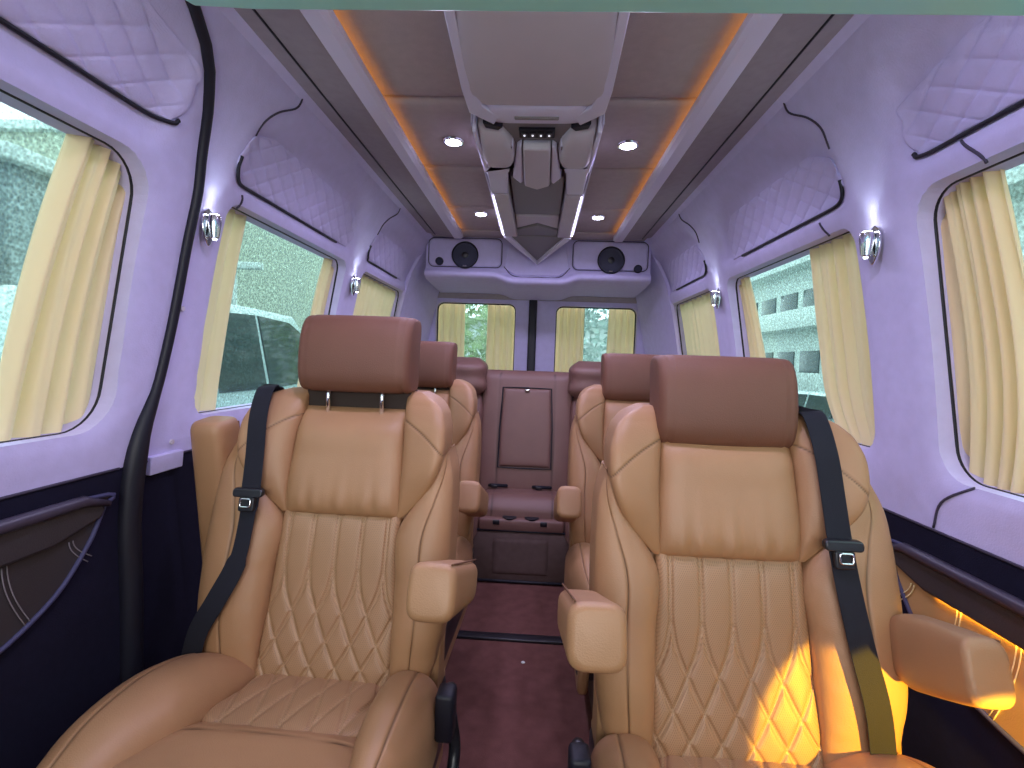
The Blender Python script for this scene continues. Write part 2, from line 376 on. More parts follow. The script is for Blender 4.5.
# windows: rubber frame with the pane as its part
k = 0
for side in (-1, 1):
    for w in WIN[side]:
        k += 1
        P = [(side*(float(wx(z))+.048), y, z) for y, z in rrect(w[0]-.002, w[1]+.002, w[2]-.002, w[3]+.002, w[4])]
        fr = st(tube('window_%d' % k, BLACK, None, P, .0045, 8, True))
        zz = np.linspace(w[2]-.03, w[3]+.03, 8); V = []; F = []
        for z in zz:
            for (o, y) in ((.100, w[0]-.06), (.100, w[1]+.06), (.105, w[1]+.06), (.105, w[0]-.06)): V.append((side*(float(wx(z))+o), y, z))
        for j in range(7):
            for i in range(4): F.append((j*4+i, j*4+(i+1) % 4, j*4+4+(i+1) % 4, j*4+4+i))
        F += [(3, 2, 1, 0), (28, 29, 30, 31)]
        link('glass_pane', V, F, GLASS, fr, smooth=False)

# floor
fl = st(box('floor', CARPET, None, -.95, .95, Y0, 3.6, -.06, 0, bev=0))
strip = tag(box('floor_strip', PLAST, None, -.62, .62, 2.085, 2.135, -.002, .012, bev=.004), 'thin black strip crossing the maroon aisle carpet between the seat rows', 'floor strip')
strip.rotation_euler = (0, 0, 0)
lathe_crumb = tag(lathe('paper_scrap', mat('white scrap', (.8, .8, .78)), None, [(.0001, .007), (.006, .006), (.009, .003), (.006, -.001)], 7, (.013, 1.942, 0), sx=1, sy=.7), 'tiny white paper scrap lying on the maroon aisle carpet', 'scrap')

# ceiling
ce = st(box('ceiling', TAUPE_D, None, -.70, .70, Y0, 3.55, 1.952, 2.0, bev=0))
def flat(z): return lambda a, b, d: (a, b, z-d)
ys = [-.74, -.04, .46, .95, 1.44, 1.94, 2.44, 2.86]
box('ceiling_end_panel', TAUPE, ce, -.655, .655, 2.864, 3.02, 1.930, 1.953, bev=.006)
def fcei(s, t, d): return (s, t, 1.952-d)
for i in range(len(ys)-1):
    for s0, s1 in ((-.455, -.165), (.165, .455)):
        patch('ceiling_panel', TAUPE, ce, fcei, [(ys[i]+.002, s0, s1, .006, .006, .014), (ys[i+1]-.002, s0, s1, .006, .006, .014)], 14, 20, T=.006, n=12)
for sd in (-1, 1):
    # long moulding between the headliner and the wall, bright lip on the inner side
    Pf = [(.424, 1.893), (.445, 1.889), (.47, 1.889), (.63, 1.915), (.66, 1.93), (.66, 1.955), (.476, 1.955), (.474, 1.899), (.431, 1.899), (.430, 1.913), (.424, 1.913)]
    rail = prism('ceiling_rail', TAUPE_D, ce, [(a*sd, b) for a, b in Pf], lambda a, b, d: (a, d, b), Y0, 2.86)
    prism('rail_lip', CONS_L, ce, [(a*sd, b) for a, b in [(.4235, 1.914), (.4225, 1.893), (.436, 1.885), (.474, 1.886), (.474, 1.8895), (.445, 1.889), (.4242, 1.8935)]], lambda a, b, d: (a, d, b), Y0, 2.86)
    tube('rail_seam', BLACK, ce, [(.585*sd, y, 1.9065) for y in np.linspace(Y0, 2.86, 8)], .003, 6)
    st_ = box('amber_light_strip', AMB, ce, *sorted((.445*sd, .460*sd)), Y0, 2.84, 1.8992, 1.903, bev=.001)
    # upper cove of the wall
    cove = prism('cove_trim', SUEDE, ce, [(a*sd, b) for a, b in [(.625, 1.925), (.66, 1.90), (.70, 1.90), (.70, 1.955), (.625, 1.955)]], lambda a, b, d: (a, d, b), Y0, 3.45)

# header with teal edge close to the camera
hd = st(prism('trim_1', TEAL, None, [(-.40, 1.600), (-.37, 1.584), (-.30, 1.580), (.62, 1.572), (.66, 1.59), (.66, 1.68), (-.40, 1.68)], lambda a, b, d: (a, d, b), .53, .56, bev=.004))

# ------------------------------------------------------------------ ceiling console
cs = empty('ceiling_console', (0, 0, 1.87))
tag(cs, 'long pale grey moulded overhead console running down the middle of the headliner', 'ceiling console')
def fc(s, t, d): return (s, t, -d)
B = .085
def hull(name, m, P2, z0, z1, bev=.004): return prism(name, m, cs, P2, lambda a, b, d: (a, b, d), z0, z1, bev)
patch('main_panel', CONS, cs, fc, [(-.60, -.145, .145, .0, .0, .03), (.9, -.150, .150, .0, .0, .03), (1.20, -.172, .172, .0, .0, .03), (1.31, -.168, .168, 0, 0, .026), (1.345, -.13, .13, 0, 0, .02)], 30, 60, T=.075, n=5)
for sd in (-1, 1):
    prism('side_flank', CONS_L, cs, [(sd*.145, -.60), (sd*.160, -.60), (sd*.166, .60), (sd*.184, 1.25), (sd*.180, 1.36), (sd*.12, 1.425), (sd*.10, 1.38), (sd*.14, 1.33), (sd*.160, 1.2), (sd*.148, .6)], lambda a, b, d: (a, b, d), -.012, .075, .003)
patch('vent_cover', CONS_L, cs, fc, [(1.325, -.125, .125, 0, 0, .014), (1.38, -.15, .15, 0, 0, .014), (1.435, -.115, .115, 0, 0, .008)], 20, 14, T=.07, n=4)
box('vent_slot', CONS_D, cs, -.06, .06, 1.37, 1.385, -.018, .0, bev=.003)
for sd in (-1, 1):
    prism('air_outlet', BLACK, cs, [(sd*.095, 1.435), (sd*.15, 1.41), (sd*.145, 1.44), (sd*.11, 1.455)], lambda a, b, d: (a, b, d), -.014, .02, .002)
hull('module_base', CONS_D, [(-.12, 1.43), (.12, 1.43), (.11, 1.47), (.075, 1.52), (.08, 1.90), (-.08, 1.90), (-.075, 1.52), (-.11, 1.47)], .0, .075)
sw = hull('switch_panel', BLACK, [(-.052, 1.462), (.052, 1.462), (.052, 1.515), (-.052, 1.515)], -.008, .02, .002)
for i in range(4):
    x = -.036+.024*i
    ic = prism('switch_button', PLAST, sw, rrect(x-.009, x+.009, 1.475, 1.503, .003), lambda a, b, d: (a, b, d), -.012, -.006)
    prism('switch_icon', ICON, sw, rrect(x-.003, x+.003, 1.484, 1.494, .0025, 3), lambda a, b, d: (a, b, d), -.0128, -.0115)
hull('module_nose', CONS, [(-.042, 1.545), (.042, 1.545), (.046, 1.86), (.0, 1.90), (-.046, 1.86)], -.03, .02, .006)
for sd in (-1, 1):
    hull('module_cheek', CONS_L, [(sd*.046, 1.54), (sd*.060, 1.56), (sd*.085, 1.80), (sd*.060, 1.86), (sd*.050, 1.84)], -.022, .03, .005)
    patch('reading_pod', CONS, cs, fc, [(1.45, .10*1, .168, .0, .0, .02), (1.52, .075, .172, .0, .0, .03), (1.70, .085, .165, .0, .0, .028), (1.735, .10, .155, 0, 0, .012)], 14, 20, T=.07, mirror=sd, n=5)
    hull('pod_rim', CONS_L, [(sd*.080, 1.70), (sd*.165, 1.70), (sd*.172, 1.44), (sd*.183, 1.44), (sd*.178, 1.745), (sd*.095, 1.745), (sd*.07, 1.53), (sd*.078, 1.53)], -.024, .07, .004)
    hull('rail_front', CONS_L, [(sd*.098, 1.75), (sd*.178, 1.75), (sd*.180, 2.0), (sd*.115, 2.0)], -.012, .07, .006)
    hull('rail_rear', CONS, [(sd*.112, 2.01), (sd*.172, 2.01), (sd*.172, 2.68), (sd*.105, 2.68)], -.012, .07, .006)
    hull('edge_light', EDGE, [(sd*.176, 2.05), (sd*.181, 2.05), (sd*.184, 2.66), (sd*.176, 2.68)], -.008, .0, .001)
    hull('rail_flank', CONS_L, [(sd*.185, 1.45), (sd*.19, 1.45), (sd*.192, 2.68), (sd*.185, 2.68)], .004, .07, .001)
hull('channel_plate', CONS_D, [(-.10, 1.88), (.10, 1.88), (.105, 2.36), (-.105, 2.36)], .014, .07)
hull('channel_panel', CONS, [(-.10, 2.37), (.10, 2.37), (.105, 2.58), (0, 2.48), (-.105, 2.58)], .008, .07)
hull('channel_end', CONS_D, [(0, 2.49), (.105, 2.59), (.105, 2.70), (-.105, 2.70), (-.105, 2.59)], .0, .07)
V = [(-.18, 2.69, -.005), (.18, 2.69, -.005), (.18, 2.69, .06), (-.18, 2.69, .06), (0, 3.0, -.075), (-.19, 2.99, .06), (.19, 2.99, .06)]
link('chevron_tip', V, [(0, 1, 4), (0, 3, 2, 1), (0, 4, 5, 3), (1, 2, 6, 4), (3, 5, 6, 2), (4, 6, 5)], CONS_D, cs, smooth=False)
for sd in (-1, 1):
    V = [(sd*.18, 2.69, -.014), (sd*.14, 2.69, -.014), (0, 2.985, -.098), (0, 3.0, -.086), (sd*.19, 2.72, -.002), (0, 2.97, -.07), (sd*.14, 2.70, .01)]
    link('chevron_edge', V[:4]+[(sd*.18, 2.70, .03), (sd*.14, 2.70, .03), (0, 2.985, -.04), (0, 3.0, -.03)], [(0, 1, 2, 3), (4, 7, 6, 5), (0, 4, 5, 1), (1, 5, 6, 2), (2, 6, 7, 3), (3, 7, 4, 0)], CONS_L, cs, smooth=False)
for o in cs.children_recursive:
    for v in (): pass

# ceiling downlights (the two nearest the camera sit just above the frame)
def downlight(x, y, lab):
    r = empty('ceiling_downlight', (x, y, 1.932)); tag(r, lab, 'ceiling light', 'round downlights in the headliner')
    lathe('trim_ring', CHROME, r, [(.030, 0), (.036, -.002), (.034, -.006), (.027, -.007), (.026, 0)], 28)
    lathe('lens', LED, r, [(.027, .0), (.024, -.008), (.0001, -.010)], 24)
    li = bpy.data.lights.new('downlight', 'SPOT'); li.energy = 13; li.color = (.69, .63, 1.0); li.spot_size = math.radians(165); li.spot_blend = .8; li.shadow_soft_size = .03
    lo = bpy.data.objects.new('downlight_lamp', li); C.objects.link(lo); lo.parent = r; lo.location = (0, 0, -.02)
downlight(-.283, 1.70, 'round glowing ceiling light, left of the console, nearer the front')
downlight(.30, 1.71, 'round glowing ceiling light, right of the console, nearer the front')
downlight(-.283, 2.52, 'small glowing ceiling light, left of the console, beside the rear speaker shelf')
downlight(.30, 2.54, 'small glowing ceiling light, right of the console, beside the rear speaker shelf')
downlight(-.283, .86, 'round ceiling light left of the console directly above the front captain seat')
downlight(.30, .86, 'round ceiling light right of the console directly above the front captain seat')

# ------------------------------------------------------------------ rear doors, speaker shelf
def rear_leaf(n, x0, x1, w):
    P = [(x0, 0), (x1, 0), (x1, 1.93), (x0, 1.93)]
    V, F = prism_vf(P, lambda a, b, d: (a, d, b), 3.50, 3.56)
    o = st(link('door_%d' % n, V, F, SUEDE_D, None, smooth=False))
    cut(o, [prism_vf(rrect(*w, .05), lambda a, b, d: (a, d, b), 3.4, 3.7)])
    fr = st(tube('window_%d' % (n+5), BLACK, None, [(a, 3.552, b) for a, b in rrect(*w, .05)], .008, 8, True))
    box('glass_pane', GLASS, fr, w[0]-.02, w[1]+.02, 3.60, 3.605, w[2]-.02, w[3]+.02, bev=0)
    # shade under the shelf is a headliner-coloured band, added after both leaves
    return o
d2 = rear_leaf(2, -.86, -.035, (-.70, -.14, 1.02, 1.60)); d3 = rear_leaf(3, -.005, .86, (.14, .70, 1.02, 1.595))
box('shelf_shade_band', TAUPE_D, d2, -.80, -.05, 3.488, 3.502, 1.625, 1.72, bev=.005); box('shelf_shade_band', TAUPE_D, d3, .02, .80, 3.488, 3.502, 1.625, 1.72, bev=.005)  # dark bands stand in for the shadow below the shelf
st(box('trim_2', BLACK, None, -.048, .008, 3.475, 3.55, .4, 1.72, bev=.008))
for nm, sd in (('trim_3', -1), ('trim_4', 1)):
    # rear corner pillars, bulging into the cabin
    zz = np.linspace(.9, 1.90, 26); V = []; F = []
    q = [(3.02, .0), (3.10, .015), (3.25, .05), (3.40, .075), (3.52, .10)]
    for z in zz:
        for (yy, o_) in q: V.append((sd*(float(wx(z))-o_+.03*math.exp(-((1.9-z)/.2)**2)*0), yy, z))
        V.append((sd*(float(wx(z))+.02), 3.52, z)); V.append((sd*(float(wx(z))+.02), 3.02, z))
    for j in range(25):
        for i in range(7): F.append((j*7+i, j*7+(i+1) % 7, j*7+7+(i+1) % 7, j*7+7+i))
    F += [tuple(range(7))[::-1], tuple(25*7+i for i in range(7))]
    st(link(nm, V, F, SUEDE, None, sharp=.8))

sh = empty('speaker_shelf', (0, 3.0, 1.69)); tag(sh, 'lavender suede overhead shelf across the back holding round speakers', 'shelf')
xs = np.linspace(-.668, .668, 110)
prof = [(.012, .245), (.008, .06), (.0, .045), (-.028, .034), (-.036, .02), (-.028, .004), (.0, -.006), (.12, -.016), (.48, -.03), (.48, .245)]
V = []; F = []
for x in xs:
    dip = .034/(1+math.exp((abs(x+.0)-.20)/.02)); e = 1-max(0, (abs(x)-.62)/.048)**2*.35
    for i, (y, z) in enumerate(prof):
        zz_ = z-(dip if 0 < i < 9 else 0); V.append((x, y*(e if y < 0 else 1), zz_))
n = len(prof)
for j in range(len(xs)-1):
    for i in range(n): F.append((j*n+i, j*n+(i+1) % n, (j+1)*n+(i+1) % n, (j+1)*n+i))
F += [tuple(range(n))[::-1], tuple((len(xs)-1)*n+i for i in range(n))]
link('shelf_body', V, F, SUEDE, sh, sharp=1.2)
def fsh(a, b, d): return (a, -d+.010, b)
for sd in (-1, 1):
    P2 = rrect(.215, .645, .068, .228, .03)
    prism('speaker_panel', SUEDE, sh, [(sd*a, b) for a, b in P2], lambda a, b, d: (a, -d+.010, b), -.002, .008, bev=.003)
    tube('panel_seam', SEAM, sh, [(sd*a, -.0005, b) for a, b in rrect(.210, .650, .062, .232, .033)], .0025, 6, True)
prism('centre_panel', SUEDE, sh, [(-.17, .20), (-.19, .06), (-.13, .022), (.13, .022), (.19, .06), (.17, .20)], lambda a, b, d: (a, -d+.010, b), -.002, .012, bev=.004)
tube('panel_seam', SEAM, sh, [(a, -.003, b) for a, b in cat([(-.196, .07), (-.135, .016), (0, .012), (.135, .016), (.196, .07)], 5)], .0025, 6)
def speaker(x, z, r, nm, lab, grp):
    s = empty(nm, (x, 2.998, z)); tag(s, lab, 'speaker', grp)
    lathe('speaker_ring', BLACK, s, [(r, 0), (r*1.0, .008), (r*.93, .012), (r*.9, .006), (r*.9, 0)], 36, axis='y')
    lathe('speaker_cone', SPK, s, [(r*.9, .006), (r*.78, .007), (r*.72, .004), (r*.3, -.004), (r*.28, .0), (r*.2, .006), (.0001, .008)], 36, axis='y')
    if r > .05:
        pl = lathe('dust_cap', PLAST, s, [(r*.27, .0), (r*.22, .010), (r*.1, .013), (.0001, .0135)], 20, axis='y')
        prism('speaker_badge', CHROME, s, rrect(-.012, .012, -r*.86, -r*.78, .003, 3), lambda a, b, d: (a, -d, b), .006, .011)
speaker(-.43, 1.822, .080, 'round_speaker', 'large round dark blue speaker at the left of the rear shelf', 'round speakers')
speaker(.435, 1.812, .080, 'round_speaker', 'large round dark blue speaker at the right of the rear shelf', 'round speakers')
speaker(-.583, 1.782, .024, 'tweeter', 'tiny round tweeter at the left end of the rear shelf', 'tweeters')
speaker(.593, 1.765, .024, 'tweeter', 'tiny round tweeter at the right end of the rear shelf', 'tweeters')

# ------------------------------------------------------------------ curtains
def curtain(side, edge_a, edge_b, z0, z1, pleats, lab, grp, off=.074, amp=.009, seed=0, rear=None):
    """edge_a/edge_b: lists (z, Y) giving the two vertical edges"""
    r = np.random.RandomState(seed); nz, ny = 40, max(24, pleats*14)
    za, ya = zip(*sorted(edge_a)); zb, yb = zip(*sorted(edge_b)); ph = r.rand()*6; V = []; F = []
    zz = np.linspace(z0, z1, nz); u = np.linspace(0, 1, ny); w1 = r.rand(4)*.5
    for s_ in (0, 1):
        for z in zz:
            A = float(herm(z, za, ya)); Bb = float(herm(z, zb, yb)); v = (z-z0)/(z1-z0)
            uu = u+.018*np.sin(u*9+ph)*(1-v)
            q_ = 2*PI*pleats*uu+.5*np.sin(2.2*v+ph)+w1[1]*np.sin(5*v)+.9*np.sin(4*u+ph); wob = amp*(.8+.5*w1[0]*np.sin(3*u+ph))*1.8*(1-2*np.abs(np.sin(q_/2))**.8)
            wob = wob+amp*.35*np.sin(2*PI*pleats*2.3*uu+ph*2)*(.4+.6*v)
            Yv = A+(Bb-A)*u
            for y, o in zip(Yv, wob):
                if rear is None: V.append((side*(float(wx(z))+off+o+s_*.0018), y, z))
                else: V.append((y, rear+o+s_*.0018, z))
    N = nz*ny
    for j in range(nz-1):
        for i in range(ny-1): a = (j*ny+i, j*ny+i+1, (j+1)*ny+i+1, (j+1)*ny+i); F.append(a); F.append(tuple(N+q for q in a[::-1]))
    for i in range(ny-1): F.append((i, i+1, N+i+1, N+i)); a = (nz-1)*ny+i; F.append((a, a+1, N+a+1, N+a))
    for j in range(nz-1): F.append((j*ny, j*ny+ny, N+j*ny+ny, N+j*ny)); a = j*ny+ny-1; F.append((a, a+ny, N+a+ny, N+a))
    o = link('curtain', V, F, CURT); tag(o, lab, 'curtain', grp); return o
G = 'cream window curtains'
curtain(-1, [(1.0, .84), (1.3, .875), (1.6, .92)], [(1.0, 1.10), (1.6, 1.10)], 1.0, 1.6, 5, 'cream curtain gathered at the rear edge of the sliding door window', G, seed=1, amp=.012)
curtain(-1, [(1.0, 1.27), (1.6, 1.285)], [(1.0, 1.50), (1.25, 1.50), (1.6, 1.48)], 1.0, 1.6, 3, 'narrow cream curtain beside the left wall lamp nearest the door seal', G, seed=2)
curtain(-1, [(1.0, 2.03), (1.6, 2.05)], [(1.0, 2.18), (1.6, 2.18)], 1.0, 1.6, 3, 'thin pinkish curtain at the far edge of the second left window', G, seed=3)
curtain(-1, [(1.0, 2.25), (1.6, 2.25)], [(1.0, 2.62), (1.6, 2.62)], 1.0, 1.6, 6, 'closed cream curtain on the rearmost left window, half nearer the front', G, seed=4)
curtain(-1, [(1.0, 2.63), (1.6, 2.63)], [(1.0, 3.14), (1.6, 3.14)], 1.0, 1.6, 6, 'closed cream curtain on the rearmost left window, half nearer the back', G, seed=5)
curtain(1, [(.97, .99), (1.1, .97), (1.6, .985)], [(.97, 1.17), (1.6, 1.17)], .97, 1.6, 6, 'cream curtain gathered at the rear edge of the nearest right window', G, seed=6, amp=.012)
curtain(1, [(1.0, 1.27), (1.6, 1.27)], [(1.0, 1.56), (1.1, 1.62), (1.3, 1.64), (1.6, 1.61)], .98, 1.59, 6, 'wide cream curtain beside the right chrome wall lamp nearest the front', G, seed=17, amp=.015)
curtain(1, [(1.0, 2.02), (1.3, 2.06), (1.6, 2.10)], [(1.0, 2.22), (1.6, 2.22)], .98, 1.58, 4, 'thin pale curtain at the far edge of the second right window', G, seed=8)
curtain(1, [(1.0, 2.28), (1.6, 2.28)], [(1.0, 2.66), (1.6, 2.66)], .98, 1.58, 6, 'closed cream curtain on the rearmost right window, half nearer the front', G, seed=9)
curtain(1, [(1.0, 2.67), (1.6, 2.67)], [(1.0, 3.16), (1.6, 3.16)], .98, 1.58, 6, 'closed cream curtain on the rearmost right window, half nearer the back', G, seed=10)
for a, b, l, s in ((-.745, -.505, 'cream curtain at the outer edge of the left rear door window', 11), (-.345, -.10, 'cream curtain of the left rear door window beside the black centre seam', 12),
                   (.10, .345, 'cream curtain of the right rear door window beside the black centre seam', 13), (.505, .745, 'cream curtain at the outer edge of the right rear door window', 14)):
    curtain(1, [(1.0, a), (1.61, a+(.01 if a > 0 else 0))], [(1.0, b), (1.61, b)], 1.0, 1.61, 4, l, G, seed=s, rear=3.575, amp=.014)

# ------------------------------------------------------------------ wall lamps
def sconce(side, y, z, lab):
    x = side*(float(wx(z))-.004); r = empty('wall_lamp', (x, y, z)); tag(r, lab, 'wall lamp', 'chrome wall lamps on the window pillars')
    def f(a, b, d): return (-side*d-.02*side*0, a, b)
    prism('back_plate', CHROME, r, [(a, b) for a, b in cat([(0, .045), (.018, .03), (.022, 0), (.014, -.03), (0, -.048), (-.014, -.03), (-.022, 0), (-.018, .03), (0, .045)], 4)][:-1], f, 0, .008, .002)
    lathe('lamp_body', CHROME, r, [(.006, -.030), (.010, -.027), (.014, -.005), (.016, .015), (.015, .026), (.012, .027), (.0001, .022)], 20, (-side*.022, 0, 0))
    lathe('upper_lens', LEDS, r, [(.0115, .022), (.010, .029), (.0001, .030)], 16, (-side*.022, 0, 0))
    lathe('lower_lens', LEDS, r, [(.005, -.030), (.004, -.033), (.0001, -.0335)], 16, (-side*.022, 0, 0))
    for up, e in ((1, .42), (-1, .14)):
        li = bpy.data.lights.new('wall_lamp', 'SPOT'); li.energy = e; li.color = (.75, .88, 1.0); li.spot_size = math.radians(84 if up > 0 else 60); li.spot_blend = .7; li.shadow_soft_size = .012
        lo = bpy.data.objects.new('wall_lamp_light', li); C.objects.link(lo); lo.parent = r; lo.location = (-side*.022, 0, .036*up)
        lo.rotation_euler = (0, (PI-side*.28) if up > 0 else side*.12, 0)
sconce(-1, 1.215, 1.507, 'chrome wall lamp on the left pillar right behind the black door seal')
sconce(-1, 2.19, 1.512, 'small chrome wall lamp on the left pillar further back')
sconce(1, 1.225, 1.502, 'chrome wall lamp on the right pillar between the two nearest curtains')
sconce(1, 2.24, 1.506, 'small chrome wall lamp on the right pillar further back')

# ------------------------------------------------------------------ armrest pockets in the lower side panels
def pocket(side, par, zt, Yf, m_in, amber):
    """inset with padded top roll; Yf = rear end"""
    fr_ = lambda Y, Z, d: (side*(.90-d), Y, Z)
    e = .004
    out = cat([(Yf, zt-.03), (Yf-.04, zt-.10), (Yf-.13, zt-.185), (Yf-.30, zt-.24), (Yf-.7, zt-.26), (Yf-1.4, zt-.25), (Yf-1.5, zt-.1), (Yf-1.45, zt), (Yf-.7, zt), (Yf-.03, zt), (Yf, zt-.03)], 6)[:-1]
    root = prism('armrest_recess', m_in, par, [(p[0], p[1]) for p in out], fr_, -.002, .010, .004)
    # stitched vertical seams
    for i in range(9):
        for dd in (0, .009):
            y = Yf-.07-.125*i-dd
            if y < Yf-1.4: continue
            zb = float(np.interp(Yf-y, [0, .04, .13, .30, .7], [-.03, -.10, -.185, -.24, -.26]))+zt
            pts = [(side*.8885, y+.045*(1-math.cos(t*1.5)), zt-.075+(zb+.006-zt+.075)*t) for t in np.linspace(0, 1, 10)]
            if amber: tube('stitching', mat_thread, root, pts, .0013, 5)
            else: tube('stitching', mat_thread_d, root, pts, .0011, 5)
    band = patch('dark_band', DKL, root, fr_, [(Yf-1.42, zt-.075, zt-.01, .012, .012, .012), (Yf-.10, zt-.07, zt-.01, .012, .012, .012), (Yf-.01, zt-.045, zt-.018, .010, .010, .006)], 10, 40, T=.02, n=4) if False else None
    P2 = [(Yf-1.42, zt-.078), (Yf-.12, zt-.070), (Yf-.015, zt-.045), (Yf-.004, zt-.025), (Yf-.03, zt-.006), (Yf-1.42, zt-.006)]
    prism('dark_band', DKL, root, P2, fr_, .004, .024, .006)
    if amber: prism('amber_strip_light', AMB2, root, [(Yf-1.40, zt-.0782), (Yf-.14, zt-.0717), (Yf-.14, zt-.0722), (Yf-1.40, zt-.0787)], fr_, .0102, .0135)
    tube('padded_roll', DKL2, root, [(side*(.90-.024-.004*math.sin(t*3)), y, zt+.002-(.02 if t > .97 else 0)) for t, y in [(t, Yf-1.42+1.42*t) for t in np.linspace(0, 1, 24)]], [.013]*22+[.012, .006], 12)
    tube('recess_piping', NAVY2, root, [(side*.889, p[0], p[1]) for p in out], .005, 8, True)
AMB2 = emit('amber door light', (1.0, .50, .04), 30)
mat_thread = mat('pale yellow thread', (.85, .72, .42), .7); mat_thread_d = mat('grey thread', (.22, .20, .22), .7)
DKL2 = mat('dark padded vinyl', (.045, .036, .06), .35); NAVY2 = mat('navy piping', (.05, .05, .12), .6)
pocket(-1, door, .885, 1.01, DKL, False)
pocket(1, wr_, .805, 1.225, AMBERL, True)

# ------------------------------------------------------------------ captain seats
def fb(s, z, d): return (s, .24*(z-.48)-d, z)
def quilt_disp(sp, zfn, depth=.0045):
    def f(s, t, U, V):
        a = zfn(t); g = np.zeros_like(s); A = np.zeros_like(s); wide = np.zeros_like(s)
        for i in range(-6, 7):
            for sg in (-1, 1):
                dd = s-(i*sp+sg*a); q = np.abs(dd)
                g = np.maximum(g, np.exp(-((q-.0026)/.0014)**2)); wide = np.maximum(wide, np.exp(-q/.006))
                A = np.maximum(A, np.exp(-((q-.0026)/.0011)**2)*(.35+.45*(np.sin(t*1400) > -.2)))
        return -depth*.5*g-depth*wide*1.15, A*.30
    return f
za = lambda z: np.where(z > .70, 0, herm(np.clip(z, .40, .70), [.40, .46, .51, .555, .60, .65, .70], [.165, .112, .078, .052, .030, .009, 0]))
def gath(amp, where, freq, seed=0, side='v0'):
    r = np.random.RandomState(seed); ph = r.rand(4)*6
    def f(s, t, U, V):
        x = U if side[0] == 'v' else V; e = {'v0': V, 'v1': 1-V, 'u0': U, 'u1': 1-U}[side]
        w = np.exp(-e/where)
        return amp*w*(np.sin(x*freq+ph[0])*.6+np.sin(x*freq*1.7+ph[1])*.4)*np.clip(e*8, 0, 1), np.zeros_like(s)
    return f
def line_groove(fn, depth=.003, wd=.0028):
    def f(s, t, U, V):
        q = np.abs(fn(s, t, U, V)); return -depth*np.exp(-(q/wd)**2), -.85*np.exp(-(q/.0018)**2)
    return f
def both(*fs):
    def f(s, t, U, V):
        a, b = 0, 0
        for g in fs:
            x, y = g(s, t, U, V); a = a+x; b = b+y
        return a, b
    return f

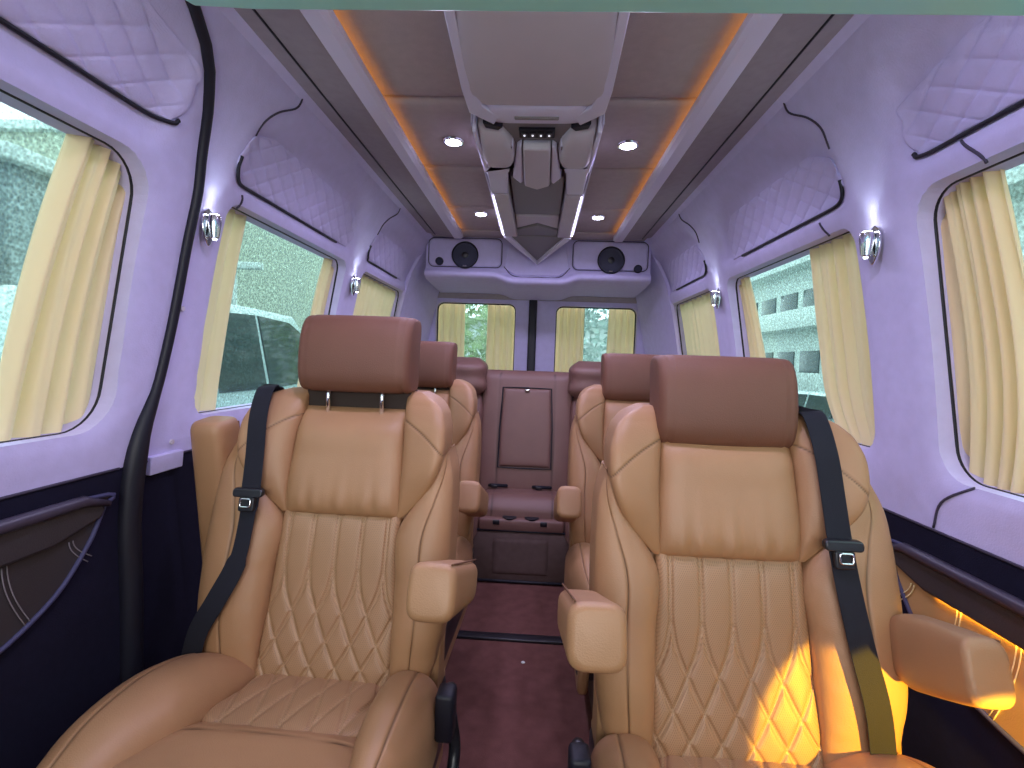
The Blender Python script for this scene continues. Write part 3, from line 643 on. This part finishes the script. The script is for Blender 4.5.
def make_seat(out, hz=0., hf=0.):
    r = empty('captain_seat')
    wd = lambda sd: 1.07 if sd == out else .90
    # --- backrest
    patch('backrest_shell', TAN, r, lambda s, z, d: (s, .24*(z-.48)+.145-d, z), [(.36, -.24, .24, 0, 0, .0), (.45, -.27, .27, 0, 0, 0), (.8, -.275, .275, 0, 0, 0), (.95, -.24, .24, 0, 0, 0), (1.04, -.20, .20, 0, 0, 0)][::1], 12, 24, T=-.0, n=4) if False else None
    V = []; F = []; zs_ = np.linspace(.34, 1.085, 30); n = 32
    for z in zs_:
        w = float(herm(z, [.34, .45, .6, .8, .95, 1.03, 1.085], [.20, .262, .272, .272, .245, .215, .15])); q = .05 if z < 1.0 else .05-.03*(z-1.0)/.085
        for i in range(n):
            a = 2*PI*i/n; cx_, sy_ = math.cos(a), math.sin(a); e = .55
            V.append((w*math.copysign(abs(cx_)**e, cx_), .24*(z-.48)+.062+q*math.copysign(abs(sy_)**e, sy_), z))
    for j in range(29):
        for i in range(n): F.append((j*n+i, j*n+(i+1) % n, (j+1)*n+(i+1) % n, (j+1)*n+i))
    F += [tuple(range(n))[::-1], tuple(29*n+i for i in range(n))]
    link('backrest_shell', [(a+.012*out, b, c) for a, b, c in V], F, TAN, r, sharp=1.2)
    br = patch('backrest_upper_panel', TAN, r, fb, [(.812, -.146, .146, .0, .0, .036), (.86, -.146, .146, .004, .004, .036), (.95, -.142, .142, .004, .004, .034), (1.03, -.136, .136, .0, .0, .03), (1.068, -.132, .132, -.012, -.012, .012)],
               60, 50, T=.06, n=6, disp=gath(.010, .13, 34, 3))
    patch('backrest_quilted_panel', TANQ, r, fb, [(.44, -.160, .160, .018, .018, .012), (.50, -.160, .160, .008, .008, .02), (.62, -.155, .155, .0, .0, .022), (.75, -.148, .148, .0, .0, .024), (.826, -.146, .146, .0, .0, .024)],
          190, 230, T=.06, n=12, disp=quilt_disp(.060, za))
    for sd in (-1, 1):
        # shoulder pad
        k_ = 1.04 if sd == out else .97
        dg = line_groove(lambda s, t, U, V: (t-(1.045-.38*(s-.14)-(s-.14)**2*3)))
        patch('shoulder_pad', TAN, r, fb, [(.815, .138, .150, .010, .008, .008), (.865, .139, .200, .012, .020, .018), (.93, .139, .243*k_, .010, .040, .026), (1.00, .137, .256*k_, .008, .044, .028), (1.045, .133, .250*k_, .002, .038, .028), (1.080, .130, .232*k_, -.006, .024, .024), (1.100, .130, .205*k_, -.014, .010, .018), (1.112, .132, .170*k_, -.026, -.012, .008)],
              64, 110, T=.08, n=4, disp=dg, mirror=sd)
        # side bolster
        w_ = wd(sd)
        bg = both(line_groove(lambda s, t, U, V: (U-.50-.05*V)*.14), gath(.0035, .08, 60, 5, 'u0'))
        patch('side_bolster', TAN, r, fb, [(.425, .160, .205*w_, .02, -.02, .018), (.47, .158, .262*w_, .02, .0, .036), (.55, .155, .290*w_, .018, .008, .048), (.68, .150, .302*w_, .012, .010, .052), (.80, .148, .302*w_, .008, .008, .050), (.86, .185, .300*w_, .014, .008, .038), (.93, .232, .292*w_, .03, .006, .020), (.98, .250, .274*w_, .02, .0, .004)],
              64, 120, T=.08, n=2.6, disp=bg, mirror=sd)
    # near-black box fills the gap under the headrest, painting its shade
    box('headrest_cradle', DKBR, r, -.138, .138, .156, .24, 1.00, 1.118, bev=.012, seg=3)
    # --- headrest with chrome posts
    hz0 = 1.205+hz; hy = .178+hf; V = []; F = []; nx, n = 40, 36
    for j in range(nx):
        u = -1+2*j/(nx-1); x = .144*math.copysign(1-(1-abs(u))**1.8, u)
        k_ = (1-abs(x/.1442)**16)**.5; k_ = max(k_, .0)
        gr = 1-.035*math.exp(-((abs(x)-.122)/.0035)**2)
        for i in range(n):
            a = 2*PI*i/n; c, s = math.cos(a), math.sin(a); e = .50
            hy_ = .060*math.copysign(abs(c)**e, c); hz_ = .098*math.copysign(abs(s)**e, s)
            ck = .62+.38*k_ if k_ > 0 else .62
            yy = hy_*ck*gr-.018*math.cos(hz_/.102*1.3)+.010*(x/.15)**2; zz = hz_*(.86+.14*k_)*gr
            V.append((x, hy+yy+.10*zz*1.2, hz0+zz))
    for j in range(nx-1):
        for i in range(n): F.append((j*n+i, j*n+(i+1) % n, (j+1)*n+(i+1) % n, (j+1)*n+i))
    F += [tuple(range(n))[::-1], tuple((nx-1)*n+i for i in range(n))]
    h = link('headrest', V, F, BROWN, r, sharp=1.3)
    for sd in (-1, 1): tube('headrest_post', CHROME, h, [(sd*.07, hy-.02, hz0-.06), (sd*.07, .140, 1.10), (sd*.07, .138, 1.05)], .0055, 10)
    # --- cushion
    def fs(s, t, d): return (s, -t, .455+.07*t-1.6*np.maximum(t-.40, 0)**2+d)
    zc = lambda t: .030*(np.clip((t+.02)/.10, 0, 9))**.9
    patch('cushion_quilted_panel', TANQ, r, fs, [(-.04, -.150, .150, -.01, -.01, .02), (.10, -.158, .158, .0, .0, .022), (.19, -.165, .165, .0, .0, .022), (.235, -.10, .10, .004, .004, .016)],
          150, 120, T=.05, n=10, disp=quilt_disp(.060, zc, .004))
    patch('cushion_front', TAN, r, fs, [(.17, -.172, .172, -.006, -.006, .01), (.215, -.185, .185, .0, .0, .026), (.30, -.215, .215, .002, .002, .034), (.40, -.235, .235, .0, .0, .040), (.47, -.225, .225, -.02, -.02, .045), (.515, -.18, .18, -.05, -.05, .02)],
          60, 60, T=.08, n=6, disp=line_groove(lambda s, t, U, V: (t-(.235+.25*s*s))))
    for sd in (-1, 1):
        w_ = 1.10 if sd == out else .86
        cg = line_groove(lambda s, t, U, V: (U-.62+.25*(V-.5)**2)*.13)
        patch('cushion_bolster', TAN, r, fs, [(-.05, .165, .26*w_, -.01, -.02, .04), (.02, .155, .315*w_, .0, -.008, .072), (.12, .155, .332*w_, .0, -.010, .092), (.24, .165, .332*w_, .0, -.012, .092), (.34, .19, .312*w_, .0, -.015, .078), (.43, .205, .272*w_, -.012, -.02, .052), (.485, .205, .225*w_, -.03, -.04, .01)],
              64, 100, T=.08, n=2.3, disp=cg, mirror=sd)
        # side valance
        prism('side_valance', TAN, r, [(.12, .20), (.12, .44), (.0, .44), (-.28, .46), (-.44, .42), (-.49, .30), (-.46, .20)], lambda a, b, d: (sd*d*w_, a, b), .262, .300, .012)
        # recliner cover
        prism('recliner_cover', TAN, r, cat([(.11, .38), (.10, .50), (.13, .62), (.075, .63), (.03, .52), (.02, .40), (.11, .38)], 4)[:-1], lambda a, b, d: (sd*d*w_, a, b), .268, .300, .008)
    box('cushion_pan', PLAST, r, -.262, .262, -.46, .12, .24, .43, bev=.02)
    prism('pedestal', CARPET_D, r, [(-.36, .028), (-.40, .25), (.12, .25), (.10, .028)], lambda a, b, d: (d, a, b), -.19, .19, .01)
    for sd in (-1, 1): box('floor_rail', PLAST, r, sd*.15-.025, sd*.15+.025, -.36, .18, 0, .035, bev=.004)
    return r

def arm_mesh(r, x0, x1, tilt=.35, pivot=(.02, .80), zt=.845, ln=.30, nm='armrest', m=TAN, hs=(.044, .050), mir=1):
    """padded armrest along -y, starting at the pivot beside the backrest"""
    V = []; F = []; L_ = 26; n = 28; w = (x1-x0)/2; xc = (x0+x1)/2
    for j in range(L_):
        v = j/(L_-1); y = -ln*(1-(1-v)**1.7)
        h = hs[1]-(hs[1]-hs[0])*(1-v); k_ = (1-max(0, (v-.80)/.2)**2*.30) if v > .8 else 1
        if v < .1: k_ = .85+1.5*v
        for i in range(n):
            a = 2*PI*i/n; c, s = math.cos(a), math.sin(a); e = .5
            V.append([xc+w*k_*math.copysign(abs(c)**e, c), y, h*k_*math.copysign(abs(s)**e, s)])
    ct, sn_ = math.cos(tilt), math.sin(tilt)
    W = []
    for x, y, z in V:
        yy = y*ct+z*sn_; zz = -y*sn_+z*ct; W.append((x*mir, pivot[0]+yy, pivot[1]+zz))
    for j in range(L_-1):
        for i in range(n): F.append((j*n+i, j*n+(i+1) % n, (j+1)*n+(i+1) % n, (j+1)*n+i))
    F += [tuple(range(n))[::-1], tuple((L_-1)*n+i for i in range(n))]
    o = link(nm, W, F, m, r, sharp=1.0)
    P = []
    for v in np.linspace(.05, .97, 16):   # top seam
        y = -ln*v; h = .046; xx = (xc+w*.74)*mir
        P.append((xx, pivot[0]+y*ct+h*sn_, pivot[1]-y*sn_+h*ct))
    tube('armrest_seam', SEAMT, o, P, .0018, 6)
    return o
DKBR = mat('dark gap shade', (.03, .016, .012), .8)
SEAMT = mat('brown seam', (.16, .07, .03), .7)

def belt(r, side, slack):
    """side = +1 outer side is +x"""
    def X(a): return side*a
    if slack:
        pts = [(.222, .205, 1.06), (.221, .165, 1.105), (.220, .115, 1.112), (.214, .072, 1.05), (.207, .048, .96), (.202, .026, .88), (.200, .004, .80), (.205, -.022, .72), (.238, -.044, .64), (.275, -.050, .57), (.300, -.045, .49)]
        wd = [.024]*6+[.026]*5; tong = (.201, .022, .872)
    else:
        pts = [(.172, .205, 1.06), (.172, .165, 1.105), (.173, .115, 1.110), (.178, .072, 1.04), (.185, .048, .95), (.190, .026, .87), (.197, -.004, .78), (.210, -.030, .69), (.227, -.052, .60), (.242, -.056, .50)]
        wd = [.024]*10; tong = (.190, .024, .872)
    P = cat(pts, 6); n = len(P); W = []; Nn = []
    for i, p in enumerate(P):
        a = P[max(i-1, 0)]; b = P[min(i+1, n-1)]; d = (b-a)/np.linalg.norm(b-a)
        ref = np.array([0, -1., .15]) if i > 6 else np.array([0, -.5, 1.]); w = np.cross(d, ref); w /= np.linalg.norm(w)
        k_ = .0235; tw = 0
        if slack and 7*6 > i > 5.5*6: k_ *= .8
        W.append(w*k_*1); Nn.append(np.cross(w, d))
    P = [(X(p[0]), p[1], p[2]) for p in P]; W = [(X(w[0]), w[1], w[2]) for w in W]; Nn = [(X(q[0]), q[1], q[2]) for q in Nn]
    V, F = ribbon_vf(P, W, Nn, .0022); b = link('seat_belt', V, F, WEB, r, sharp=.8)
    x, y, z = tong
    fr_ = lambda a, bb, d: (X(x)+a, y-.006+.2*(bb)-d, z+bb)
    t = prism('belt_tongue', PLAST, b, rrect(-.036, .036, -.010, .010, .008, 4), fr_, -.008, .008, .003)
    prism('tongue_grip', PLAST, b, rrect(-.019, .019, -.042, -.008, .006, 4), fr_, -.006, .007, .003)
    tube('tongue_plate', CHROME, b, [fr_(a, bb, .010) for a, bb in rrect(-.012, .012, -.030, -.012, .004, 3)], .0022, 6, True)
    # belt guide on the shoulder
    return b
def buckle(r, side):
    root = tube('buckle_strap', PLAST, r, [(side*.285, .05, .40), (side*.298, -.02, .47), (side*.302, -.075, .50)], [.012, .014, .016], 10)
    box('belt_buckle', BLACK, root, *sorted((side*.284, side*.322)), -.12, -.07, .42, .52, bev=.008)
    tube('buckle_loop', PLAST, root, cat([(side*.308, -.06, .44), (side*.316, -.05, .36), (side*.315, -.09, .30), (side*.31, -.07, .27)], 5), .013, 8)

# seat A: front left
sA = make_seat(-1); sA.location = (-.435, 1.10, 0); sA.rotation_euler = (0, 0, math.radians(-2))
tag(sA, 'tan leather captain seat in front on the left beside the sliding door', 'seat', 'tan captain seats')
inner = 1
arm_mesh(sA, .262, .348, .35, (.03, .695), ln=.32)
a_up = arm_mesh(sA, -.400, -.312, math.radians(83), (.17, .56), ln=.47, nm='folded_armrest')
belt(sA, -1, True); buckle(sA, 1)
# seat B: front right
sB = make_seat(1)
def strip_kids(o, names):
    for c in list(o.children_recursive):
        if c.name.split('.')[0] in names: bpy.data.objects.remove(c)
sC = copy_tree(sA)
sB.location = (.430, .95, 0); sB.rotation_euler = (0, 0, 0)
tag(sB, 'tan leather captain seat in front on the right with amber light on it', 'seat', 'tan captain seats')
for c in list(sB.children):
    if c.name.startswith('headrest') and 'cradle' not in c.name: c.location = (0, -.005, -.076)
arm_mesh(sB, .262, .348, .35, (.03, .712), ln=.32, mir=-1, hs=(.040, .048))
arm_mesh(sB, .268, .338, math.radians(19), (-.005, .692), ln=.18, hs=(.066, .046))
belt(sB, 1, False); buckle(sB, -1)
# second row
for s, sx, y, rz, lab, mir, dz in ((sC, -.475, 1.95, 0, 'tan captain seat directly behind the front left one, its headrest half hidden', 1, -.03), (copy_tree(sB), .44, 1.93, 0, 'tan captain seat directly behind the front right one, its headrest half hidden', -1, -.055)):
    strip_kids(s, ('folded_armrest', 'armrest', 'armrest_seam', 'seat_belt', 'belt_tongue', 'tongue_grip', 'tongue_plate', 'buckle_strap', 'belt_buckle', 'buckle_loop'))
    s.location = (sx, y, 0); tag(s, lab, 'seat', 'tan captain seats')
    for c in list(s.children):
        if c.name.startswith('headrest') and 'cradle' not in c.name: c.location = (0, 0, dz)
    arm_mesh(s, .245, .331, .38, (.03, .62), ln=.30, mir=mir, hs=(.05, .056)); arm_mesh(s, .310, .395, .3, (.03, .68), ln=.28, mir=-mir)

# ------------------------------------------------------------------ rear bench
be = empty('rear_bench', (-.03, 2.95, 0)); tag(be, 'tan leather bench in mauve shade across the back with fold-down centre panel', 'bench')
def fr2(s, z, d): return (s, .16*(z-.45)-d, z)
patch('centre_backrest', BENCH_SHADED, be, fr2, [(.40, -.265, .265, 0, 0, .02), (.7, -.27, .27, 0, 0, .024), (1.0, -.272, .272, 0, 0, .024), (1.07, -.272, .272, 0, 0, .024), (1.10, -.272, .272, 0, 0, .023), (1.142, -.262, .262, -.012, -.012, .014)], 50, 40, T=.12, n=8,
      disp=line_groove(lambda s, t, U, V: np.abs(s)-.165, .0025))
trp = patch('fold_down_panel', BENCH_SHADED, be, fr2, [(.575, -.152, .150, .026, .026, .010), (.8, -.152, .150, .026, .026, .010), (1.035, -.140, .140, .026, .026, .010)], 24, 30, T=.02, n=14)
tube('panel_gap', BLACK, be, [fr2(a, b, .026) for a, b in [(p[0], p[1]) for p in [(-.158, .568), (-.157, .8), (-.146, 1.040), (0, 1.042), (.146, 1.040), (.157, .8), (.156, .568), (0, .566)]]], .0045, 6, True)
box('panel_latch', CHROME, trp, -.014, .014, .045, .062, 1.018, 1.035, bev=.003)
for sd in (-1, 1):
    patch('outer_backrest', BENCH_SHADED, be, fr2, [(.40, .275, .70, .0, .0, .04), (.7, .272, .72, .01, .01, .05), (.95, .272, .72, .01, .01, .05), (1.02, .29, .70, -.01, -.01, .03)], 40, 40, T=.12, n=4, mirror=sd,
          disp=both(gath(.006, .10, 40, 8, 'u0'), line_groove(lambda s, t, U, V: s-.36-.05*(t-.7))))
    patch('bench_headrest', BENCH_SHADED, be, lambda s, z, d: (s, .07-d, z), [(.985, .30, .60, .03, .03, .02), (1.01, .262, .635, .03, .03, .055), (1.10, .258, .64, .035, .035, .065), (1.18, .262, .635, .03, .03, .06), (1.215, .31, .59, .01, .01, .02)], 36, 30, T=.12, n=4, mirror=sd)
    patch('outer_cushion', BENCH_SHADED, be, lambda s, t, d: (s, -t, .42+d), [(-.02, .235, .80, 0, 0, .04), (.15, .232, .82, 0, 0, .06), (.30, .235, .82, -.01, -.01, .05), (.345, .25, .80, -.03, -.03, .02)], 30, 30, T=.14, n=5, mirror=sd)
patch('centre_cushion', BENCH_SHADED, be, lambda s, t, d: (s, -t, .415-1.2*np.maximum(t-.16, 0)**2+d), [(-.02, -.228, .228, 0, 0, .03), (.12, -.228, .228, 0, 0, .04), (.20, -.228, .228, 0, 0, .04), (.27, -.226, .226, -.02, -.02, .03)], 44, 34, T=.08, n=7,
      disp=line_groove(lambda s, t, U, V: np.abs(s)-.165, .003))
box('cup_tray', BENCH_SHADED, be, -.23, .23, -.31, -.10, .285, .352, bev=.015, seg=3)
for x in (-.065, .055):
    cp = lathe('cup_holder', BLACK, be, [(.034, .345), (.038, .355), (.035, .358), (.031, .352), (.030, .30), (.0001, .298)], 24, (x, -.272, 0))
    lathe('chrome_rim', PLAST, cp, [(.038, .355), (.040, .357), (.036, .360)], 24, (x, -.272, 0))
for x in (-.135, .12): box('tray_switch', PLAST, be, x-.018, x+.018, -.318, -.29, .322, .346, bev=.004)
box('bench_base', CARPET_D, be, -.80, .80, -.30, .10, .002, .288, bev=.012)
tube('base_piping', BLACK, be, [(-.80, -.303, .288), (.80, -.303, .288)], .006, 8); tube('base_piping', BLACK, be, [(-.80, -.305, .012), (.80, -.305, .012)], .008, 8)
patch('base_inset', CARPET_D, be, lambda s, t, d: (s, -.30-d, t), [(.05, -.15, .15, 0, 0, .008), (.245, -.15, .15, 0, 0, .008)], 16, 14, T=.004, n=10)
for x, rz in ((-.16, .3), (.10, -.2)):
    tube('bench_belt', WEB, be, cat([(x-.05, .0, .455), (x-.02, -.05, .468), (x+.03, -.06, .470), (x+.06, -.03, .463)], 5), .010, 8)
    box('bench_buckle', PLAST, be, x-.03, x+.01, -.07, -.035, .456, .476, bev=.005)

# ------------------------------------------------------------------ outside: yard, vehicles, buildings
GZ = -.62
SNOW = mat('wet pale ground', (.42, .45, .45), .6, vary=.3, vscale=.8, bump=.3, bscale=4)
def noisy(name, c0, c1, scale, rough=.9):
    m, nt, b = new_mat(name); N = nt.nodes; L = nt.links; tc = N.new('ShaderNodeTexCoord')
    n = N.new('ShaderNodeTexNoise'); n.inputs['Scale'].default_value = scale; n.inputs['Detail'].default_value = 8; n.inputs['Roughness'].default_value = .75
    L.new(tc.outputs['Object'], n.inputs['Vector']); cr = N.new('ShaderNodeValToRGB')
    cr.color_ramp.elements[0].position = .38; cr.color_ramp.elements[1].position = .62; cr.color_ramp.elements[0].color = (*c0, 1); cr.color_ramp.elements[1].color = (*c1, 1)
    L.new(n.outputs['Fac'], cr.inputs['Fac']); L.new(cr.outputs['Color'], b.inputs['Base Color']); b.inputs['Roughness'].default_value = rough
    return m
STUC = noisy('rough grey stucco', (.16, .19, .19), (.50, .54, .52), 9); STUC2 = noisy('pale speckled render', (.28, .32, .27), (.62, .66, .55), 10)
BLUE = noisy('slate blue render', (.20, .25, .27), (.38, .45, .46), 8); WHB = mat('pale render', (.62, .68, .66), .8, vary=.08, vscale=2)
HEDGE = noisy('mottled grey render', (.16, .19, .18), (.52, .56, .53), 9)
PAINT = mat('silver white car paint', (.56, .66, .66), .25, coat=.6); CGL = mat('dark car glass', (.03, .05, .055), .06, spec=.8); TYRE = mat('tyre rubber', (.02, .02, .02), .8); DARKW = mat('window dark', (.06, .09, .10), .15)
st(box('trim_5', SNOW, None, -40, 40, -30, 60, GZ-.3, GZ, bev=0)).name = 'floor_yard'
def vehicle(name, x, y, rz, Ln, Wd, H, van, lab, cat_='car'):
    r = empty(name, (x, y, GZ), rz); tag(r, lab, cat_)
    # side profile (length along +x), front at +x
    if van: low = [(-.5, .16), (-.5, .50), (-.49, .97), (-.46, 1.0), (.18, 1.0), (.24, .97), (.37, .58), (.46, .50), (.5, .38), (.5, .16)]
    else: low = [(-.5, .20), (-.5, .58), (-.47, .66), (-.40, .94), (-.33, 1.0), (.05, 1.0), (.12, .96), (.24, .66), (.44, .58), (.5, .44), (.5, .20)]
    P = [(a*Ln, b*H) for a, b in low]; Pc = [(p[0], p[1]) for p in cat([P[0]]+P+[P[-1]], 3)]
    V = []; F = []; secs = [(-.5, .94), (-.46, .985), (-.3, 1), (.3, 1), (.46, .985), (.5, .94)]; n = len(Pc); belt_ = (.55 if van else .60)*H
    for w, k_ in secs:
        for a, b in Pc:
            tum = 1-max(0, (b-belt_))/H*(.22 if van else .45)
            V.append((a*(1 if abs(w) < .49 else .985), w*Wd*tum, H*.18+(b-H*.18)*(k_ if abs(w) > .4 else 1)))
    for j in range(len(secs)-1):
        for i in range(n): F.append((j*n+i, j*n+(i+1) % n, (j+1)*n+(i+1) % n, (j+1)*n+i))
    F += [tuple(range(n))[::-1], tuple((len(secs)-1)*n+i for i in range(n))]
    link('body', V, F, PAINT, r, sharp=.7)
    tw = lambda b: 1-max(0, (b-belt_))/H*(.22 if van else .45)
    if van: wins = [[(-.46, .60), (-.46, .88), (-.20, .90), (-.20, .60)], [(-.18, .60), (-.18, .90), (.02, .90), (.02, .60)], [(.04, .60), (.04, .90), (.19, .90), (.235, .84), (.32, .60)]]
    else: wins = [[(-.44, .66), (-.38, .88), (-.33, .93), (-.28, .94), (-.28, .66)], [(-.265, .66), (-.265, .95), (-.10, .96), (-.10, .66)], [(-.085, .66), (-.085, .96), (.05, .95), (.10, .91), (.20, .68)]]
    for sd in (-1, 1):
        for w in wins:
            q = [(a*Ln, b*H) for a, b in w]; m_ = len(q)
            V = [(a, sd*(Wd*.5*.992*tw(b)+.004), b) for a, b in q]+[(a, sd*(Wd*.5*.98*tw(b)-.02), b) for a, b in q]
            link('side_window', V, [(i, (i+1) % m_, m_+(i+1) % m_, m_+i) for i in range(m_)]+[tuple(range(m_)), tuple(range(m_, 2*m_))[::-1]], CGL, r, smooth=False)
        mx = (.29 if van else .20)*Ln
        mr = box('side_mirror', PAINT, r, mx-.06, mx+.05, *sorted((sd*(Wd*.5+.02), sd*(Wd*.5+.17))), H*.60, H*.60+.20, bev=.03, seg=3)
        box('door_handle', PLAST, r, -.08*Ln, -.08*Ln+.16, *sorted((sd*(Wd*.5-.01), sd*(Wd*.5+.03))), H*.53, H*.53+.03, bev=.008)
        for wx_ in (-.33, .33):
            R_ = .34; wl_ = lathe('wheel', TYRE, r, [(R_*.9, -.11), (R_, -.08), (R_, .08), (R_*.9, .11), (R_*.62, .112), (R_*.6, .09)], 28, (wx_*Ln, sd*(Wd*.5-.10), R_), 'y')
            lathe('wheel_rim', CHROME, wl_, [(R_*.6, -.10), (R_*.62, .10), (R_*.5, .09), (.05, .10), (.0001, .11)] if sd < 0 else [(.0001, -.11), (.05, -.10), (R_*.5, -.09), (R_*.62, -.10), (R_*.6, .10)], 20, (wx_*Ln, sd*(Wd*.5-.10), R_), 'y')
    # windscreen
    a0, a1 = ((.255, .93), (.365, .60)) if van else ((.13, .93), (.235, .68))
    V = []
    for (a, b) in (a0, a1):
        for sd in (-1, 1): V.append((a*Ln+.015, sd*Wd*.44*tw(b*H), b*H+.01))
    for (a, b) in (a0, a1):
        for sd in (-1, 1): V.append((a*Ln-.03, sd*Wd*.44*tw(b*H), b*H-.02))
    link('windscreen', V, [(0, 1, 3, 2), (4, 6, 7, 5), (0, 4, 5, 1), (2, 3, 7, 6), (0, 2, 6, 4), (1, 5, 7, 3)], CGL, r, smooth=False)
    return r
vehicle('parked_car', -3.4, 4.95, PI/2, 4.2, 1.9, 2.25, False, 'tall pale car parked outside, seen through the second left window')
vehicle('parked_car', -3.4, .55, PI/2, 4.2, 1.85, 2.0, False, 'pale car parked outside the sliding door window')
vehicle('parked_car', 3.3, 1.6, PI/2, 4.2, 1.85, 2.0, False, 'pale car with a wing mirror outside the nearest right window')
vehicle('parked_car', 6.3, 11.2, PI/2+.2, 4.4, 1.8, 1.4, False, 'low pale car far off, seen through the second right window')
def building(x0, x1, y0, y1, h, m, lab, floors=0, face='x', fx=None, balc=False):
    r = empty('building', ((x0+x1)/2, (y0+y1)/2, GZ)); tag(r, lab, 'building'); cx_, cy_ = (x0+x1)/2, (y0+y1)/2
    box('wall', m, r, x0-cx_, x1-cx_, y0-cy_, y1-cy_, 0, h, bev=0)
    box('roof', WHB, r, x0-cx_-.2, x1-cx_+.2, y0-cy_-.2, y1-cy_+.2, h, h+.25, bev=.03)
    for f_ in range(floors):
        z = 1.2+f_*3.0; yy = y0+1.0
        while yy+1.9 < y1:
            X_ = fx-cx_; s = 1 if fx < cx_ else -1
            w = box('window', DARKW, r, *sorted((X_-.06*s, X_+.05*s)), yy-cy_, yy-cy_+1.7, z, z+1.6, bev=.02)
            box('window_sill', WHB, w, *sorted((X_-.15*s, X_+.05*s)), yy-cy_-.08, yy-cy_+1.78, z-.08, z, bev=.01)
            yy += 2.3
        if balc: box('balcony', WHB, r, *sorted((X_-.9*s, X_+.05*s)), y0-cy_+.4, y1-cy_-.4, z-.35, z+.55, bev=.02)
    return r
building(-16, -9, -12, 7.0, 5.25, STUC, 'dark speckled grey building beyond the sliding door window')
building(-13, -8.2, 7.4, 12.5, 4.6, BLUE, 'slate blue building seen through the second left window')
building(-16, -9, 13, 30, 7.5, STUC2, 'pale speckled building at the far edge of the second left window')
building(13, 20, 9, 34, 13.5, WHB, 'pale apartment block with balconies seen through the second right window', 4, 'x', 13, True)
building(9, 14, -10, 7.6, 5.2, HEDGE, 'dark speckled building beyond the nearest right window')
pole = empty('lamp_post', (-6.6, 10.6, GZ)); tag(pole, 'thin pale lamp post seen through the second left window', 'lamp post')
lathe('post', WHB, pole, [(.09, 0), (.06, .5), (.05, 3.6), (.04, 3.65)], 12); box('lamp_head', WHB, pole, -.10, .6, -.1, .1, 3.6, 3.75, bev=.03)
# bushy tree behind the rear doors
def tree(x, y, h, r0, lab, m):
    r = empty('tree', (x, y, GZ)); tag(r, lab, 'tree')
    tube('trunk', mat('bark', (.09, .07, .05), .9), r, [(0, 0, 0), (.05, 0, h*.3), (-.03, .05, h*.6)], [.14, .11, .06], 8)
    V = []; F = []; q = np.random.RandomState(int(abs(x*7+y)))
    for i in range(2600):
        a, b_, c = q.randn(3); nrm = math.sqrt(a*a+b_*b_+c*c); rad = r0*(.55+.45*q.rand()); p = Vector((a/nrm*rad, b_/nrm*rad, h*.62+c/nrm*rad*1.15))
        u = Vector(q.randn(3)).normalized(); v = u.orthogonal().normalized(); s = .07+.05*q.rand(); k_ = len(V)
        V += [p-u*s, p+v*s*.5, p+u*s, p-v*s*.5]; F.append((k_, k_+1, k_+2, k_+3))
    link('foliage', V, F, m, r, smooth=False)
LEAF = mat('light green leaves', (.34, .46, .22), .8); LEAF2 = mat('frosted leaves', (.40, .52, .48), .8)
tree(-1.6, 9.6, 4.2, 1.5, 'light green tree outside the left rear door window', LEAF)
tree(1.7, 11.0, 4.4, 1.6, 'pale frosted tree outside the right rear door window', LEAF2)
building(-8, 8, 22, 26, 3.4, WHB, 'pale wall far behind the rear door windows')

# ------------------------------------------------------------------ light
w = bpy.data.worlds.new('overcast sky'); bpy.context.scene.world = w; w.use_nodes = True
bg = w.node_tree.nodes['Background']; bg.inputs[0].default_value = (.84, .93, .98, 1); bg.inputs[1].default_value = 3.3
def area(nm, loc, rot, sx, sy, e, col):
    li = bpy.data.lights.new(nm, 'AREA'); li.shape = 'RECTANGLE'; li.size = sx; li.size_y = sy; li.energy = e; li.color = col
    o = bpy.data.objects.new(nm, li); C.objects.link(o); o.location = loc; o.rotation_euler = rot; return o
# daylight coming in through the windscreen in front of the cabin
area('windscreen_daylight', (0, -1.3, 1.45), (math.radians(84), 0, 0), 1.3, .7, 13, (1.0, .93, .86))
# amber beam by the right front seat
li = bpy.data.lights.new('amber_courtesy_lamp', 'SPOT'); li.energy = 60; li.color = (1.0, .60, .03); li.spot_size = math.radians(46); li.spot_blend = .12; li.shadow_soft_size = .008
lo = bpy.data.objects.new('amber_courtesy_lamp', li); C.objects.link(lo); lo.location = (.845, .36, .74)
def aim(o, tgt): o.rotation_euler = (Vector(tgt)-o.location).to_track_quat('-Z', 'Y').to_euler()
aim(lo, (.72, 1.0, .44))
sc = bpy.context.scene
sc.view_settings.view_transform = 'Standard'; sc.view_settings.look = 'None'; sc.view_settings.exposure = 0.28; sc.view_settings.gamma = 1
sc.view_settings.use_curve_mapping = False
sc.cycles.use_denoising = True; sc.cycles.max_bounces = 8; sc.cycles.transparent_max_bounces = 12; sc.cycles.caustics_reflective = False; sc.cycles.caustics_refractive = False
